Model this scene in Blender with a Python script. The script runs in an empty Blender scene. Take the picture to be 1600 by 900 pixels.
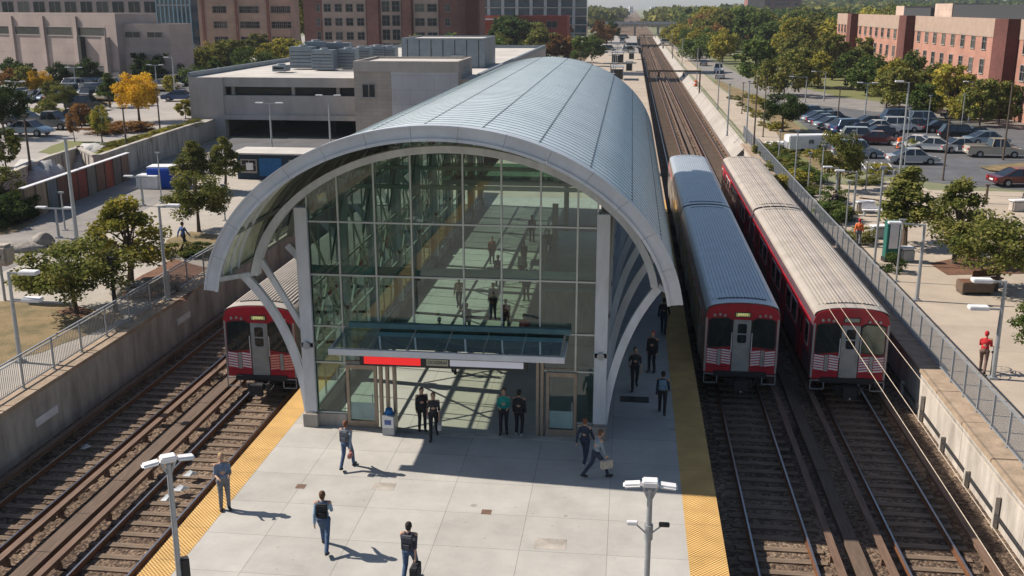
import bpy, bmesh, math, random
import numpy as np
from mathutils import Vector, Matrix, Euler
random.seed(7)
R = math.radians
PI = math.pi
scene = bpy.context.scene
col = scene.collection
# ------------------------------------------------------------------ camera
W0, H0, FPX, CAMZ = 1600., 900., 1590., 14.7
TH = math.atan(440 / FPX)
PS = math.atan(188 / FPX * math.cos(TH))
_R = Vector((math.cos(PS), math.sin(PS), 0))
_F = Vector((-math.sin(PS) * math.cos(TH), math.cos(PS) * math.cos(TH), -math.sin(TH)))
_U = Vector((-math.sin(PS) * math.sin(TH), math.cos(PS) * math.sin(TH), math.cos(TH)))
cam = bpy.data.objects.new('camera', bpy.data.cameras.new('camera'))
col.objects.link(cam)
cam.location = (0, 0, CAMZ)
cam.rotation_euler = Matrix((_R, _U, -_F)).transposed().to_euler()
cam.data.sensor_width = 36
cam.data.lens = FPX / W0 * 36
cam.data.clip_start = 0.5
cam.data.clip_end = 9000
scene.camera = cam

def ray(u, v):
    return _F + _R * ((u - 800) / FPX) + _U * ((450 - v) / FPX)
def at(u, v, z=0.):          # where a sight line meets the level z
    d = ray(u, v); t = (z - CAMZ) / d.z
    return d.x * t, d.y * t
def aty(u, v, Y):            # ... meets the plane Y
    d = ray(u, v); t = Y / d.y
    return d.x * t, CAMZ + d.z * t

# ------------------------------------------------------------------ materials
def newmat(name):
    m = bpy.data.materials.new(name); m.use_nodes = True
    nt = m.node_tree; nt.nodes.clear()
    out = nt.nodes.new('ShaderNodeOutputMaterial')
    return m, nt, out
def N(nt, t, **k):
    n = nt.nodes.new(t)
    for a, b in k.items():
        if a.startswith('i_'):
            key = a[2:].replace('_', ' ')
            n.inputs[key].default_value = b
        else: setattr(n, a, b)
    return n
def c4(c): return (c[0], c[1], c[2], 1)
def pm(name, c, rough=.7, metal=0., var=.25, scale=3., bump=0., bscale=None, c2=None, spec=.5, coords='Object', stretch=None, coat=0., detail=6.):
    """procedural surface: base colour broken up by two noises, optional bump"""
    m, nt, out = newmat(name)
    p = N(nt, 'ShaderNodeBsdfPrincipled'); L = nt.links.new
    p.inputs['Roughness'].default_value = rough
    p.inputs['Metallic'].default_value = metal
    p.inputs['Specular IOR Level'].default_value = spec
    p.inputs['Coat Weight'].default_value = coat
    tc = N(nt, 'ShaderNodeTexCoord')
    vec = tc.outputs[coords]
    if stretch:
        mp = N(nt, 'ShaderNodeMapping'); mp.inputs['Scale'].default_value = stretch
        L(vec, mp.inputs['Vector']); vec = mp.outputs['Vector']
    n1 = N(nt, 'ShaderNodeTexNoise'); n1.inputs['Scale'].default_value = scale; n1.inputs['Detail'].default_value = detail
    n1.inputs['Roughness'].default_value = .65
    L(vec, n1.inputs['Vector'])
    r = N(nt, 'ShaderNodeValToRGB')
    r.color_ramp.elements[0].position = .3; r.color_ramp.elements[1].position = .72
    a = c2 if c2 else tuple(x * (1 - var) for x in c)
    b = tuple(min(1, x * (1 + var * .6)) for x in c)
    r.color_ramp.elements[0].color = c4(a); r.color_ramp.elements[1].color = c4(b)
    L(n1.outputs['Fac'], r.inputs['Fac']); L(r.outputs['Color'], p.inputs['Base Color'])
    if bump:
        n2 = N(nt, 'ShaderNodeTexNoise'); n2.inputs['Scale'].default_value = bscale or scale * 6; n2.inputs['Detail'].default_value = 4
        L(vec, n2.inputs['Vector'])
        bp = N(nt, 'ShaderNodeBump'); bp.inputs['Strength'].default_value = bump; bp.inputs['Distance'].default_value = .05
        L(n2.outputs['Fac'], bp.inputs['Height']); L(bp.outputs['Normal'], p.inputs['Normal'])
    L(p.outputs[0], out.inputs[0])
    return m
def glass(name, tint=(.55, .75, .66), refl=.12, rough=.02, facing=.35):
    """thin tinted pane: light passes through tinted, and it mirrors more at grazing angles"""
    m, nt, out = newmat(name); L = nt.links.new
    t = N(nt, 'ShaderNodeBsdfTransparent'); t.inputs[0].default_value = c4(tint)
    g = N(nt, 'ShaderNodeBsdfGlossy'); g.inputs[0].default_value = (.9, .95, .93, 1); g.inputs['Roughness'].default_value = rough
    lw = N(nt, 'ShaderNodeFresnel'); lw.inputs[0].default_value = 1.5
    mth = N(nt, 'ShaderNodeMath', operation='MULTIPLY_ADD'); mth.inputs[1].default_value = 1.0; mth.inputs[2].default_value = refl
    L(lw.outputs[0], mth.inputs[0])
    mx = N(nt, 'ShaderNodeMixShader'); L(mth.outputs[0], mx.inputs[0]); L(t.outputs[0], mx.inputs[1]); L(g.outputs[0], mx.inputs[2])
    L(mx.outputs[0], out.inputs[0])
    return m
def winglass(name, c=(.02, .028, .03), var=.6):
    return pm(name, c, rough=.08, var=var, scale=.6, spec=.9)
def leafmat(name, cols, trans=.38):
    m, nt, out = newmat(name); L = nt.links.new
    g = N(nt, 'ShaderNodeNewGeometry')
    r = N(nt, 'ShaderNodeValToRGB')
    els = r.color_ramp.elements
    els[0].color = c4(cols[0]); els[1].color = c4(cols[-1]); els[0].position = 0; els[1].position = 1
    for i, cc in enumerate(cols[1:-1]):
        e = els.new((i + 1) / (len(cols) - 1)); e.color = c4(cc)
    tc = N(nt, 'ShaderNodeTexCoord'); no = N(nt, 'ShaderNodeTexNoise'); no.inputs['Scale'].default_value = .7
    L(tc.outputs['Object'], no.inputs['Vector'])
    ma = N(nt, 'ShaderNodeMath', operation='MULTIPLY_ADD'); ma.inputs[1].default_value = 1.6; ma.inputs[2].default_value = -.55
    L(no.outputs['Fac'], ma.inputs[0])
    mb = N(nt, 'ShaderNodeMath', operation='MULTIPLY_ADD'); mb.inputs[1].default_value = .5
    L(g.outputs['Random Per Island'], mb.inputs[0]); L(ma.outputs[0], mb.inputs[2])
    L(mb.outputs[0], r.inputs[0])
    oi = N(nt, 'ShaderNodeObjectInfo')
    hs = N(nt, 'ShaderNodeHueSaturation')
    m1 = N(nt, 'ShaderNodeMath', operation='MULTIPLY_ADD'); m1.inputs[1].default_value = .5; m1.inputs[2].default_value = .90
    L(oi.outputs['Random'], m1.inputs[0]); L(m1.outputs[0], hs.inputs['Value']); L(r.outputs[0], hs.inputs['Color'])
    d = N(nt, 'ShaderNodeBsdfDiffuse'); tr = N(nt, 'ShaderNodeBsdfTranslucent'); mx = N(nt, 'ShaderNodeMixShader'); mx.inputs[0].default_value = trans
    L(hs.outputs[0], d.inputs[0]); L(hs.outputs[0], tr.inputs[0]); L(d.outputs[0], mx.inputs[1]); L(tr.outputs[0], mx.inputs[2])
    L(mx.outputs[0], out.inputs[0])
    return m
def jointed(name, c, sx, sy, var=.12, rough=.85, joint=.45, jw=.012, ox=0., oy=0., bump=.15, stain=.25, spots=False):
    """poured or slab paving: world-size joint grid over stained colour"""
    m, nt, out = newmat(name); L = nt.links.new
    p = N(nt, 'ShaderNodeBsdfPrincipled'); p.inputs['Roughness'].default_value = rough
    p.inputs['Specular IOR Level'].default_value = .3
    geo = N(nt, 'ShaderNodeNewGeometry'); sep = N(nt, 'ShaderNodeSeparateXYZ'); L(geo.outputs['Position'], sep.inputs[0])
    def line(o, size, off):
        a = N(nt, 'ShaderNodeMath', operation='MULTIPLY_ADD'); a.inputs[1].default_value = 1 / size; a.inputs[2].default_value = off / size + 500
        L(o, a.inputs[0])
        f = N(nt, 'ShaderNodeMath', operation='FRACT'); L(a.outputs[0], f.inputs[0])
        q = N(nt, 'ShaderNodeMath', operation='LESS_THAN'); q.inputs[1].default_value = jw / size * 2
        L(f.outputs[0], q.inputs[0]); fl = N(nt, 'ShaderNodeMath', operation='FLOOR'); L(a.outputs[0], fl.inputs[0])
        return q.outputs[0], fl.outputs[0]
    lx, fx = line(sep.outputs[0], sx, ox); ly, fy = line(sep.outputs[1], sy, oy)
    mxm = N(nt, 'ShaderNodeMath', operation='MAXIMUM'); L(lx, mxm.inputs[0]); L(ly, mxm.inputs[1])
    cb = N(nt, 'ShaderNodeCombineXYZ'); L(fx, cb.inputs[0]); L(fy, cb.inputs[1])
    wn = N(nt, 'ShaderNodeTexWhiteNoise'); L(cb.outputs[0], wn.inputs[0])
    n1 = N(nt, 'ShaderNodeTexNoise'); n1.inputs['Scale'].default_value = .55; n1.inputs['Detail'].default_value = 8; n1.inputs['Roughness'].default_value = .7
    L(geo.outputs['Position'], n1.inputs['Vector'])
    n2 = N(nt, 'ShaderNodeTexNoise'); n2.inputs['Scale'].default_value = 30; n2.inputs['Detail'].default_value = 3
    L(geo.outputs['Position'], n2.inputs['Vector'])
    # value = 1 + var*(slab-.5) + stain*(n1-.5) + .25*(n2-.5)
    a1 = N(nt, 'ShaderNodeMath', operation='MULTIPLY_ADD'); a1.inputs[1].default_value = var; a1.inputs[2].default_value = 1 - var / 2 - stain - .125
    L(wn.outputs[0], a1.inputs[0])
    a2 = N(nt, 'ShaderNodeMath', operation='MULTIPLY_ADD'); a2.inputs[1].default_value = stain * 2
    L(n1.outputs['Fac'], a2.inputs[0]); L(a1.outputs[0], a2.inputs[2])
    a3 = N(nt, 'ShaderNodeMath', operation='MULTIPLY_ADD'); a3.inputs[1].default_value = .25
    L(n2.outputs['Fac'], a3.inputs[0]); L(a2.outputs[0], a3.inputs[2])
    jm = N(nt, 'ShaderNodeMath', operation='MULTIPLY_ADD'); jm.inputs[1].default_value = -(1 - joint); jm.inputs[2].default_value = 1
    L(mxm.outputs[0], jm.inputs[0])
    tot = N(nt, 'ShaderNodeMath', operation='MULTIPLY'); L(jm.outputs[0], tot.inputs[0]); L(a3.outputs[0], tot.inputs[1])
    if spots:      # gum spots and drips
        for sc_, th_, k_ in ((1.6, .045, .62), (4.2, .05, .8), (.45, .05, .7)):
            vo = N(nt, 'ShaderNodeTexVoronoi'); vo.inputs['Scale'].default_value = sc_; L(geo.outputs['Position'], vo.inputs['Vector'])
            lt = N(nt, 'ShaderNodeMath', operation='LESS_THAN'); lt.inputs[1].default_value = th_; L(vo.outputs['Distance'], lt.inputs[0])
            sm_ = N(nt, 'ShaderNodeMath', operation='MULTIPLY_ADD'); sm_.inputs[1].default_value = k_ - 1; sm_.inputs[2].default_value = 1; L(lt.outputs[0], sm_.inputs[0])
            t2 = N(nt, 'ShaderNodeMath', operation='MULTIPLY'); L(tot.outputs[0], t2.inputs[0]); L(sm_.outputs[0], t2.inputs[1]); tot = t2
    vm = N(nt, 'ShaderNodeVectorMath', operation='SCALE'); vm.inputs[0].default_value = c; L(tot.outputs[0], vm.inputs['Scale'])
    L(vm.outputs[0], p.inputs['Base Color'])
    bp = N(nt, 'ShaderNodeBump'); bp.inputs['Strength'].default_value = bump; bp.inputs['Distance'].default_value = .02
    L(n2.outputs['Fac'], bp.inputs['Height']); L(bp.outputs[0], p.inputs['Normal'])
    L(p.outputs[0], out.inputs[0])
    return m
def stones(name, cols, scale=14., bump=1., coords='Object'):
    m, nt, out = newmat(name); L = nt.links.new
    p = N(nt, 'ShaderNodeBsdfPrincipled'); p.inputs['Roughness'].default_value = .95; p.inputs['Specular IOR Level'].default_value = .2
    tc = N(nt, 'ShaderNodeTexCoord')
    v = N(nt, 'ShaderNodeTexVoronoi'); v.inputs['Scale'].default_value = scale; L(tc.outputs[coords], v.inputs['Vector'])
    sp = N(nt, 'ShaderNodeSeparateColor'); L(v.outputs['Color'], sp.inputs[0])
    n1 = N(nt, 'ShaderNodeTexNoise'); n1.inputs['Scale'].default_value = .35; n1.inputs['Detail'].default_value = 5; L(tc.outputs[coords], n1.inputs['Vector'])
    ma = N(nt, 'ShaderNodeMath', operation='MULTIPLY_ADD'); ma.inputs[1].default_value = .55; L(sp.outputs[0], ma.inputs[0])
    mb = N(nt, 'ShaderNodeMath', operation='MULTIPLY_ADD'); mb.inputs[1].default_value = 1.0; mb.inputs[2].default_value = -.28; L(n1.outputs['Fac'], mb.inputs[0]); L(mb.outputs[0], ma.inputs[2])
    r = N(nt, 'ShaderNodeValToRGB'); els = r.color_ramp.elements; els[0].color = c4(cols[0]); els[1].color = c4(cols[-1])
    for i, cc in enumerate(cols[1:-1]):
        e = els.new((i + 1) / (len(cols) - 1)); e.color = c4(cc)
    L(ma.outputs[0], r.inputs[0]); L(r.outputs[0], p.inputs['Base Color'])
    bp = N(nt, 'ShaderNodeBump'); bp.inputs['Strength'].default_value = bump; bp.inputs['Distance'].default_value = .04; bp.invert = True
    L(v.outputs['Distance'], bp.inputs['Height']); L(bp.outputs[0], p.inputs['Normal'])
    L(p.outputs[0], out.inputs[0])
    return m
def bricked(name, c, mortar, bw=.9, bh=.3, var=.2, rough=.85):
    m, nt, out = newmat(name); L = nt.links.new
    p = N(nt, 'ShaderNodeBsdfPrincipled'); p.inputs['Roughness'].default_value = rough; p.inputs['Specular IOR Level'].default_value = .25
    tc = N(nt, 'ShaderNodeTexCoord'); 
    sep = N(nt, 'ShaderNodeSeparateXYZ'); L(tc.outputs['Object'], sep.inputs[0])
    ad = N(nt, 'ShaderNodeMath', operation='ADD'); L(sep.outputs[0], ad.inputs[0]); L(sep.outputs[1], ad.inputs[1])
    cb = N(nt, 'ShaderNodeCombineXYZ'); L(ad.outputs[0], cb.inputs[0]); L(sep.outputs[2], cb.inputs[1])
    b = N(nt, 'ShaderNodeTexBrick'); b.inputs['Scale'].default_value = 1; b.inputs['Brick Width'].default_value = bw; b.inputs['Row Height'].default_value = bh
    b.inputs['Mortar Size'].default_value = .012; b.inputs['Color1'].default_value = c4(c); b.inputs['Color2'].default_value = c4(tuple(x * (1 - var) for x in c)); b.inputs['Mortar'].default_value = c4(mortar)
    L(cb.outputs[0], b.inputs['Vector'])
    n1 = N(nt, 'ShaderNodeTexNoise'); n1.inputs['Scale'].default_value = .25; n1.inputs['Detail'].default_value = 8; L(tc.outputs['Object'], n1.inputs['Vector'])
    ma = N(nt, 'ShaderNodeMath', operation='MULTIPLY_ADD'); ma.inputs[1].default_value = .8; ma.inputs[2].default_value = .6; L(n1.outputs['Fac'], ma.inputs[0])
    vm = N(nt, 'ShaderNodeVectorMath', operation='SCALE'); L(b.outputs[0], vm.inputs[0]); L(ma.outputs[0], vm.inputs['Scale']); L(vm.outputs[0], p.inputs['Base Color'])
    L(p.outputs[0], out.inputs[0])
    return m

M = {}
M['platform'] = jointed('platform_concrete', (.40, .385, .355), 2.45, 2.0, ox=.25, oy=.6, var=.13, jw=.008, joint=.5, stain=.38, spots=True)
M['plaza_r'] = jointed('plaza_paving', (.40, .335, .265), 3.6, 3.6, var=.10, joint=.7, stain=.3)
M['plaza_l'] = jointed('light_paving', (.37, .335, .29), 4.5, 4.5, var=.1, joint=.75, stain=.35)
M['road_l'] = pm('pale_asphalt', (.24, .22, .20), var=.3, scale=.5, bump=.2, bscale=20, coords='Object')
M['lot_l'] = pm('sunbleached_lot', (.34, .31, .28), var=.25, scale=.3, bump=.2, bscale=20)
M['asphalt'] = pm('asphalt', (.115, .115, .12), var=.3, scale=.4, bump=.2, bscale=20)
M['drygrass'] = pm('dry_grass', (.22, .15, .075), var=.5, scale=.8, bump=.6, bscale=12, c2=(.10, .085, .035), rough=.95)
M['grass'] = pm('grass', (.10, .13, .035), var=.5, scale=.5, bump=.6, bscale=10, c2=(.15, .13, .05), rough=.95)
M['soil'] = pm('mulch_soil', (.16, .075, .04), var=.4, scale=3, bump=.8, bscale=20, rough=.95)
M['ground'] = pm('far_ground', (.20, .19, .12), var=.5, scale=.06, rough=.95, c2=(.09, .11, .045))
M['ballast'] = stones('ballast', [(.022, .017, .014), (.085, .058, .042), (.19, .135, .095), (.34, .265, .195)], scale=11)
M['sleeper'] = pm('weathered_timber', (.21, .15, .105), var=.5, scale=2.2, bump=.5, bscale=30, rough=.9, stretch=(.6, 5, 5))
M['plank'] = pm('walkway_plank', (.135, .092, .066), var=.4, scale=3, rough=.9, bump=.3, stretch=(5, .4, 5))
M['rail'] = pm('rail_rust', (.19, .085, .04), var=.4, scale=5, rough=.7, metal=.2)
M['railtop'] = pm('rail_polished', (.45, .44, .43), var=.2, scale=8, rough=.28, metal=.9)
M['third'] = pm('third_rail_cover', (.165, .10, .068), var=.4, scale=3, rough=.8, stretch=(3, .3, 3))
M['tactile'] = None
M['conc_wall'] = pm('wall_concrete', (.42, .385, .34), var=.45, scale=.9, bump=.3, bscale=12, rough=.92, stretch=(1, 1, .3), c2=(.21, .185, .16))
M['conc_wall_w'] = pm('pale_wall_concrete', (.48, .44, .39), var=.45, scale=.9, bump=.3, bscale=12, rough=.92, stretch=(1, 1, .3), c2=(.25, .22, .19))
M['cap'] = pm('wall_cap', (.36, .27, .19), var=.3, scale=2, bump=.3, bscale=14, rough=.9)
M['galv'] = pm('galvanised_steel', (.34, .36, .38), var=.15, scale=5, rough=.5, metal=.4)
M['mesh'] = pm('fence_mesh', (.20, .22, .25), var=.15, scale=5, rough=.6, metal=.3)
M['whitest'] = pm('white_painted_steel', (.55, .58, .62), var=.22, scale=1.8, stretch=(1, 1, .35), rough=.45, bump=.03)
M['fascia'] = pm('fascia_panels', (.55, .58, .62), var=.16, scale=1.0, detail=9, rough=.42, metal=.15)
M['roofmetal'] = pm('roof_sheet', (.68, .755, .775), var=.16, scale=.5, rough=.33, metal=.15, detail=8)
M['seam'] = pm('roof_seam', (.34, .40, .41), var=.15, scale=2, rough=.45, metal=.2)
M['joint'] = pm('roof_joint', (.16, .18, .19), var=.3, scale=2, rough=.6)
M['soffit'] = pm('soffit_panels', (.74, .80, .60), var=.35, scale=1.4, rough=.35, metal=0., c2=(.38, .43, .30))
M['soffit_in'] = pm('inner_soffit', (.15, .18, .16), var=.3, scale=1.4, rough=.5)  # darker copy of the soffit; the hall's dimness is put into its colour
M['rafter'] = pm('rafter_steel', (.20, .22, .20), var=.2, scale=2, rough=.5)
M['mullion'] = pm('mullion_alu', (.42, .46, .44), var=.1, scale=3, rough=.4, metal=.5)
M['bronze'] = pm('bronze_frame', (.32, .25, .19), var=.2, scale=4, rough=.45, metal=.3)
M['spandrel'] = pm('spandrel_panel', (.26, .36, .35), var=.2, scale=2, rough=.3)
M['glass'] = glass('station_glass', (.40, .56, .50), .035)
M['glass_side'] = glass('side_glass', (.80, .88, .84), .02)
M['glass_roof'] = glass('flank_glass', (.90, .92, .86), .02)
M['canopyglass'] = glass('canopy_glass', (.44, .55, .57), .16)
M['black'] = pm('black_plastic', (.012, .012, .014), var=.2, rough=.5)
M['red_sign'] = None
M['red'] = pm('train_red', (.45, .012, .030), var=.35, scale=1.6, rough=.38, spec=.5, coat=.2)
M['redstripe'] = pm('stripe_red', (.50, .04, .06), var=.3, scale=3, rough=.5)
M['whitepaint'] = pm('white_paint', (.74, .73, .73), var=.15, scale=2, rough=.5)
M['steel_door'] = pm('brushed_steel', (.38, .40, .40), var=.25, scale=2, rough=.42, metal=.5)
M['trainroof'] = pm('train_roof', (.47, .51, .55), var=.1, scale=1.2, rough=.34, metal=.35, c2=(.40, .44, .48))
M['trainroof_tan'] = pm('train_roof_tan', (.43, .385, .34), var=.1, scale=.7, rough=.55, metal=.1, c2=(.34, .30, .26))
M['trainside'] = pm('train_side_dark', (.055, .035, .045), var=.5, scale=1.5, rough=.4, c2=(.10, .06, .07))
M['trainside_st'] = pm('train_side_steel', (.20, .17, .14), var=.3, scale=1.5, rough=.4, metal=.4)
M['under'] = pm('underframe', (.02, .02, .022), var=.4, scale=5, rough=.7)
M['trainglass'] = pm('train_glass', (.022, .03, .03), rough=.06, var=.5, scale=2, spec=.9)
M['grn_glass'] = pm('train_glass_pale', (.10, .13, .09), rough=.08, var=.5, scale=1.6, spec=.9)
M['orange'] = pm('orange_vinyl', (.65, .12, .02), var=.2, rough=.6)
def emis(name, c, s):
    m, nt, out = newmat(name)
    p = N(nt, 'ShaderNodeBsdfPrincipled'); p.inputs['Base Color'].default_value = c4(c); p.inputs['Emission Color'].default_value = c4(c)
    p.inputs['Emission Strength'].default_value = s; p.inputs['Roughness'].default_value = .35
    nt.links.new(p.outputs[0], out.inputs[0]); return m
M['red_sign'] = emis('sign_red', (.80, .018, .02), .45)
M['sign_white'] = emis('sign_white', (.55, .55, .62), .15)
M['led'] = emis('led_letters', (.85, .82, .55), .6)
M['led_back'] = pm('led_backing', (.42, .40, .30), var=.2, rough=.4)
M['destyellow'] = emis('destination_letters', (.75, .72, .30), .5)
M['destback'] = emis('destination_backing', (.32, .33, .14), .2)
M['lamp_on'] = emis('headlamp_on', (1, .95, .85), 3)
def tactile():
    m, nt, out = newmat('tactile_yellow'); L = nt.links.new
    p = N(nt, 'ShaderNodeBsdfPrincipled'); p.inputs['Roughness'].default_value = .75
    geo = N(nt, 'ShaderNodeNewGeometry'); sep = N(nt, 'ShaderNodeSeparateXYZ'); L(geo.outputs['Position'], sep.inputs[0])
    def wv(o, s):
        a = N(nt, 'ShaderNodeMath', operation='MULTIPLY'); a.inputs[1].default_value = 2 * PI / s; L(o, a.inputs[0])
        b = N(nt, 'ShaderNodeMath', operation='SINE'); L(a.outputs[0], b.inputs[0]); return b.outputs[0]
    mu = N(nt, 'ShaderNodeMath', operation='MULTIPLY'); L(wv(sep.outputs[0], .12), mu.inputs[0]); L(wv(sep.outputs[1], .12), mu.inputs[1])
    n1 = N(nt, 'ShaderNodeTexNoise'); n1.inputs['Scale'].default_value = 1.1; n1.inputs['Detail'].default_value = 8; L(geo.outputs['Position'], n1.inputs['Vector'])
    r = N(nt, 'ShaderNodeValToRGB'); r.color_ramp.elements[0].position = .3; r.color_ramp.elements[1].position = .7
    r.color_ramp.elements[0].color = (.46, .275, .085, 1); r.color_ramp.elements[1].color = (.64, .39, .13, 1)
    L(n1.outputs[0], r.inputs[0])
    fr = N(nt, 'ShaderNodeMath', operation='MULTIPLY_ADD'); fr.inputs[1].default_value = 1 / 1.83; fr.inputs[2].default_value = 100; L(sep.outputs[1], fr.inputs[0])
    f2 = N(nt, 'ShaderNodeMath', operation='FRACT'); L(fr.outputs[0], f2.inputs[0])
    f3 = N(nt, 'ShaderNodeMath', operation='GREATER_THAN'); f3.inputs[1].default_value = .012; L(f2.outputs[0], f3.inputs[0])
    f4 = N(nt, 'ShaderNodeMath', operation='MULTIPLY_ADD'); f4.inputs[1].default_value = .4; f4.inputs[2].default_value = .6; L(f3.outputs[0], f4.inputs[0])
    vm = N(nt, 'ShaderNodeVectorMath', operation='SCALE'); L(r.outputs[0], vm.inputs[0]); L(f4.outputs[0], vm.inputs['Scale']); L(vm.outputs[0], p.inputs['Base Color'])
    bp = N(nt, 'ShaderNodeBump'); bp.inputs['Strength'].default_value = .8; bp.inputs['Distance'].default_value = .02
    L(mu.outputs[0], bp.inputs['Height']); L(bp.outputs[0], p.inputs['Normal'])
    L(p.outputs[0], out.inputs[0]); return m
M['tactile'] = tactile()
M['rock'] = pm('rough_rock', (.30, .27, .24), var=.5, scale=2.5, bump=.9, bscale=9, rough=.95, c2=(.12, .11, .10))
M['tarp'] = pm('pale_tarp', (.42, .41, .40), var=.3, scale=1.5, bump=.6, bscale=5, rough=.8)
M['bark'] = pm('bark', (.11, .08, .06), var=.4, scale=6, bump=.6, bscale=20, rough=.95, stretch=(3, 3, .5))
M['skin'] = pm('skin', (.42, .25, .17), var=.1, rough=.6)
M['skin2'] = pm('skin_deep', (.16, .085, .05), var=.1, rough=.6)
def cloth(n, c): 
    if n not in M: M[n] = pm(n, c, var=.3, scale=9, bump=.4, bscale=25, rough=.9)
    return n

# ------------------------------------------------------------------ objects
def tag(o, label=None, cat=None, group=None, kind=None):
    if label: o['label'] = label
    if label and len(label.split()) > 16: print('LONG', label)
    if cat: o['category'] = cat
    if group: o['group'] = group
    if kind: o['kind'] = kind
    return o
def thing(name, label, cat, loc=(0, 0, 0), rz=0., group=None):
    o = bpy.data.objects.new(name, None); col.objects.link(o)
    o.empty_display_size = .3
    o.location = loc; o.rotation_euler = (0, 0, rz)
    return tag(o, label, cat, group)
class MB:
    def __init__(s): s.v = []; s.f = []; s.mi = []
    def add(s, vs, fs, mi=0):
        b = len(s.v); s.v += [tuple(v) for v in vs]; s.f += [tuple(b + i for i in f) for f in fs]; s.mi += [mi] * len(fs)
        return s
    def box(s, x0, x1, y0, y1, z0, z1, mi=0, m=None):
        vs = [(x, y, z) for x in (x0, x1) for y in (y0, y1) for z in (z0, z1)]
        if m is not None: vs = [m @ Vector(v) for v in vs]
        return s.add(vs, [(0, 1, 3, 2), (4, 6, 7, 5), (0, 4, 5, 1), (2, 3, 7, 6), (0, 2, 6, 4), (1, 5, 7, 3)], mi)
    def bar(s, a, b, w, h, mi=0, up=(0, 0, 1)):
        a = Vector(a); b = Vector(b); d = (b - a); L = d.length; d.normalize(); u = Vector(up)
        if abs(d.dot(u)) > .98: u = Vector((0, 1, 0))
        x = d.cross(u).normalized(); y = x.cross(d).normalized()
        m = Matrix((x, d, y)).transposed().to_4x4(); m.translation = a
        return s.box(-w / 2, w / 2, 0, L, -h / 2, h / 2, mi, m)
    def tube(s, a, b, r0, r1=None, n=8, mi=0, cap=True):
        r1 = r0 if r1 is None else r1
        a = Vector(a); b = Vector(b); d = (b - a).normalized()
        u = Vector((0, 0, 1)) if abs(d.z) < .9 else Vector((1, 0, 0))
        x = d.cross(u).normalized(); y = d.cross(x)
        vs = []
        for p, r in ((a, r0), (b, r1)):
            for i in range(n):
                t = 2 * PI * i / n; vs.append(p + x * (r * math.cos(t)) + y * (r * math.sin(t)))
        fs = [(i, (i + 1) % n, n + (i + 1) % n, n + i) for i in range(n)]
        if cap: fs += [tuple(range(n - 1, -1, -1)), tuple(range(n, 2 * n))]
        return s.add(vs, fs, mi)
    def path(s, pts, w, h, mi=0, up=(0, 1, 0)):
        """rectangular section swept along a polyline; up is constant (normal of the plane of the curve)"""
        P = [Vector(p) for p in pts]; u = Vector(up); vs = []
        for i, p in enumerate(P):
            d = (P[min(i + 1, len(P) - 1)] - P[max(i - 1, 0)]).normalized(); x = d.cross(u).normalized()
            for a, b in ((-1, -1), (1, -1), (1, 1), (-1, 1)): vs.append(p + x * (a * w / 2) + u * (b * h / 2))
        fs = []
        for i in range(len(P) - 1):
            for k in range(4): fs.append((4 * i + k, 4 * i + (k + 1) % 4, 4 * i + 4 + (k + 1) % 4, 4 * i + 4 + k))
        fs += [(3, 2, 1, 0), tuple(4 * (len(P) - 1) + k for k in range(4))]
        return s.add(vs, fs, mi)
    def prism(s, poly, z0, z1, mi=0, m=None):
        n = len(poly); vs = [(x, y, z0) for x, y in poly] + [(x, y, z1) for x, y in poly]
        if m is not None: vs = [m @ Vector(v) for v in vs]
        return s.add(vs, [tuple(range(n - 1, -1, -1)), tuple(range(n, 2 * n))] + [(i, (i + 1) % n, n + (i + 1) % n, n + i) for i in range(n)], mi)
    def ell(s, c, r, nu=12, nv=8, mi=0, rot=None):
        vs = []; c = Vector(c)
        for j in range(nv + 1):
            ph = PI * j / nv
            for i in range(nu):
                t = 2 * PI * i / nu; p = Vector((r[0] * math.sin(ph) * math.cos(t), r[1] * math.sin(ph) * math.sin(t), r[2] * math.cos(ph)))
                if rot is not None: p = rot @ p
                vs.append(c + p)
        fs = [(j * nu + i, (j + 1) * nu + i, (j + 1) * nu + (i + 1) % nu, j * nu + (i + 1) % nu) for j in range(nv) for i in range(nu)]
        return s.add(vs, fs, mi)
    def mesh(s, name, smooth=False, bevel=0.):
        me = bpy.data.meshes.new(name); me.from_pydata(s.v, [], s.f)
        me.polygons.foreach_set('material_index', s.mi)
        bm = bmesh.new(); bm.from_mesh(me)
        if smooth: bmesh.ops.remove_doubles(bm, verts=bm.verts, dist=1e-4)
        if bevel:
            bmesh.ops.remove_doubles(bm, verts=bm.verts, dist=1e-4)
            ed = [e for e in bm.edges if len(e.link_faces) == 2 and e.calc_face_angle(0) > .6]
            bmesh.ops.bevel(bm, geom=ed, offset=bevel, segments=2, affect='EDGES', clamp_overlap=True)
        bmesh.ops.recalc_face_normals(bm, faces=bm.faces)
        bm.to_mesh(me); bm.free()
        if smooth:
            me.polygons.foreach_set('use_smooth', [True] * len(me.polygons))
        me.update(); return me
    def build(s, name, mats, parent=None, smooth=False, bevel=0., loc=None, label=None):
        me = s.mesh(name, smooth, bevel)
        for m in (mats if isinstance(mats, (list, tuple)) else [mats]): me.materials.append(M[m] if isinstance(m, str) else m)
        return link(name, me, parent, loc, label)
def link(name, me, parent=None, loc=None, label=None):
    o = bpy.data.objects.new(name, me); col.objects.link(o)
    if parent is not None: o.parent = parent
    if loc is not None: o.location = loc
    if label: o['label'] = label
    if label and len(label.split()) > 16: print('LONG', label)
    return o
def kids(o): return [c for c in col.objects if c.parent == o]
KID = {}
def copy_tree(o, parent=None):
    c = o.copy(); col.objects.link(c)
    if parent is not None: c.parent = parent
    for k in o.children: copy_tree(k, c)
    return c
def struct(name, mb, mat, smooth=False, **k):
    return tag(mb.build(name, mat, smooth=smooth), kind='structure', **k)
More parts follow.
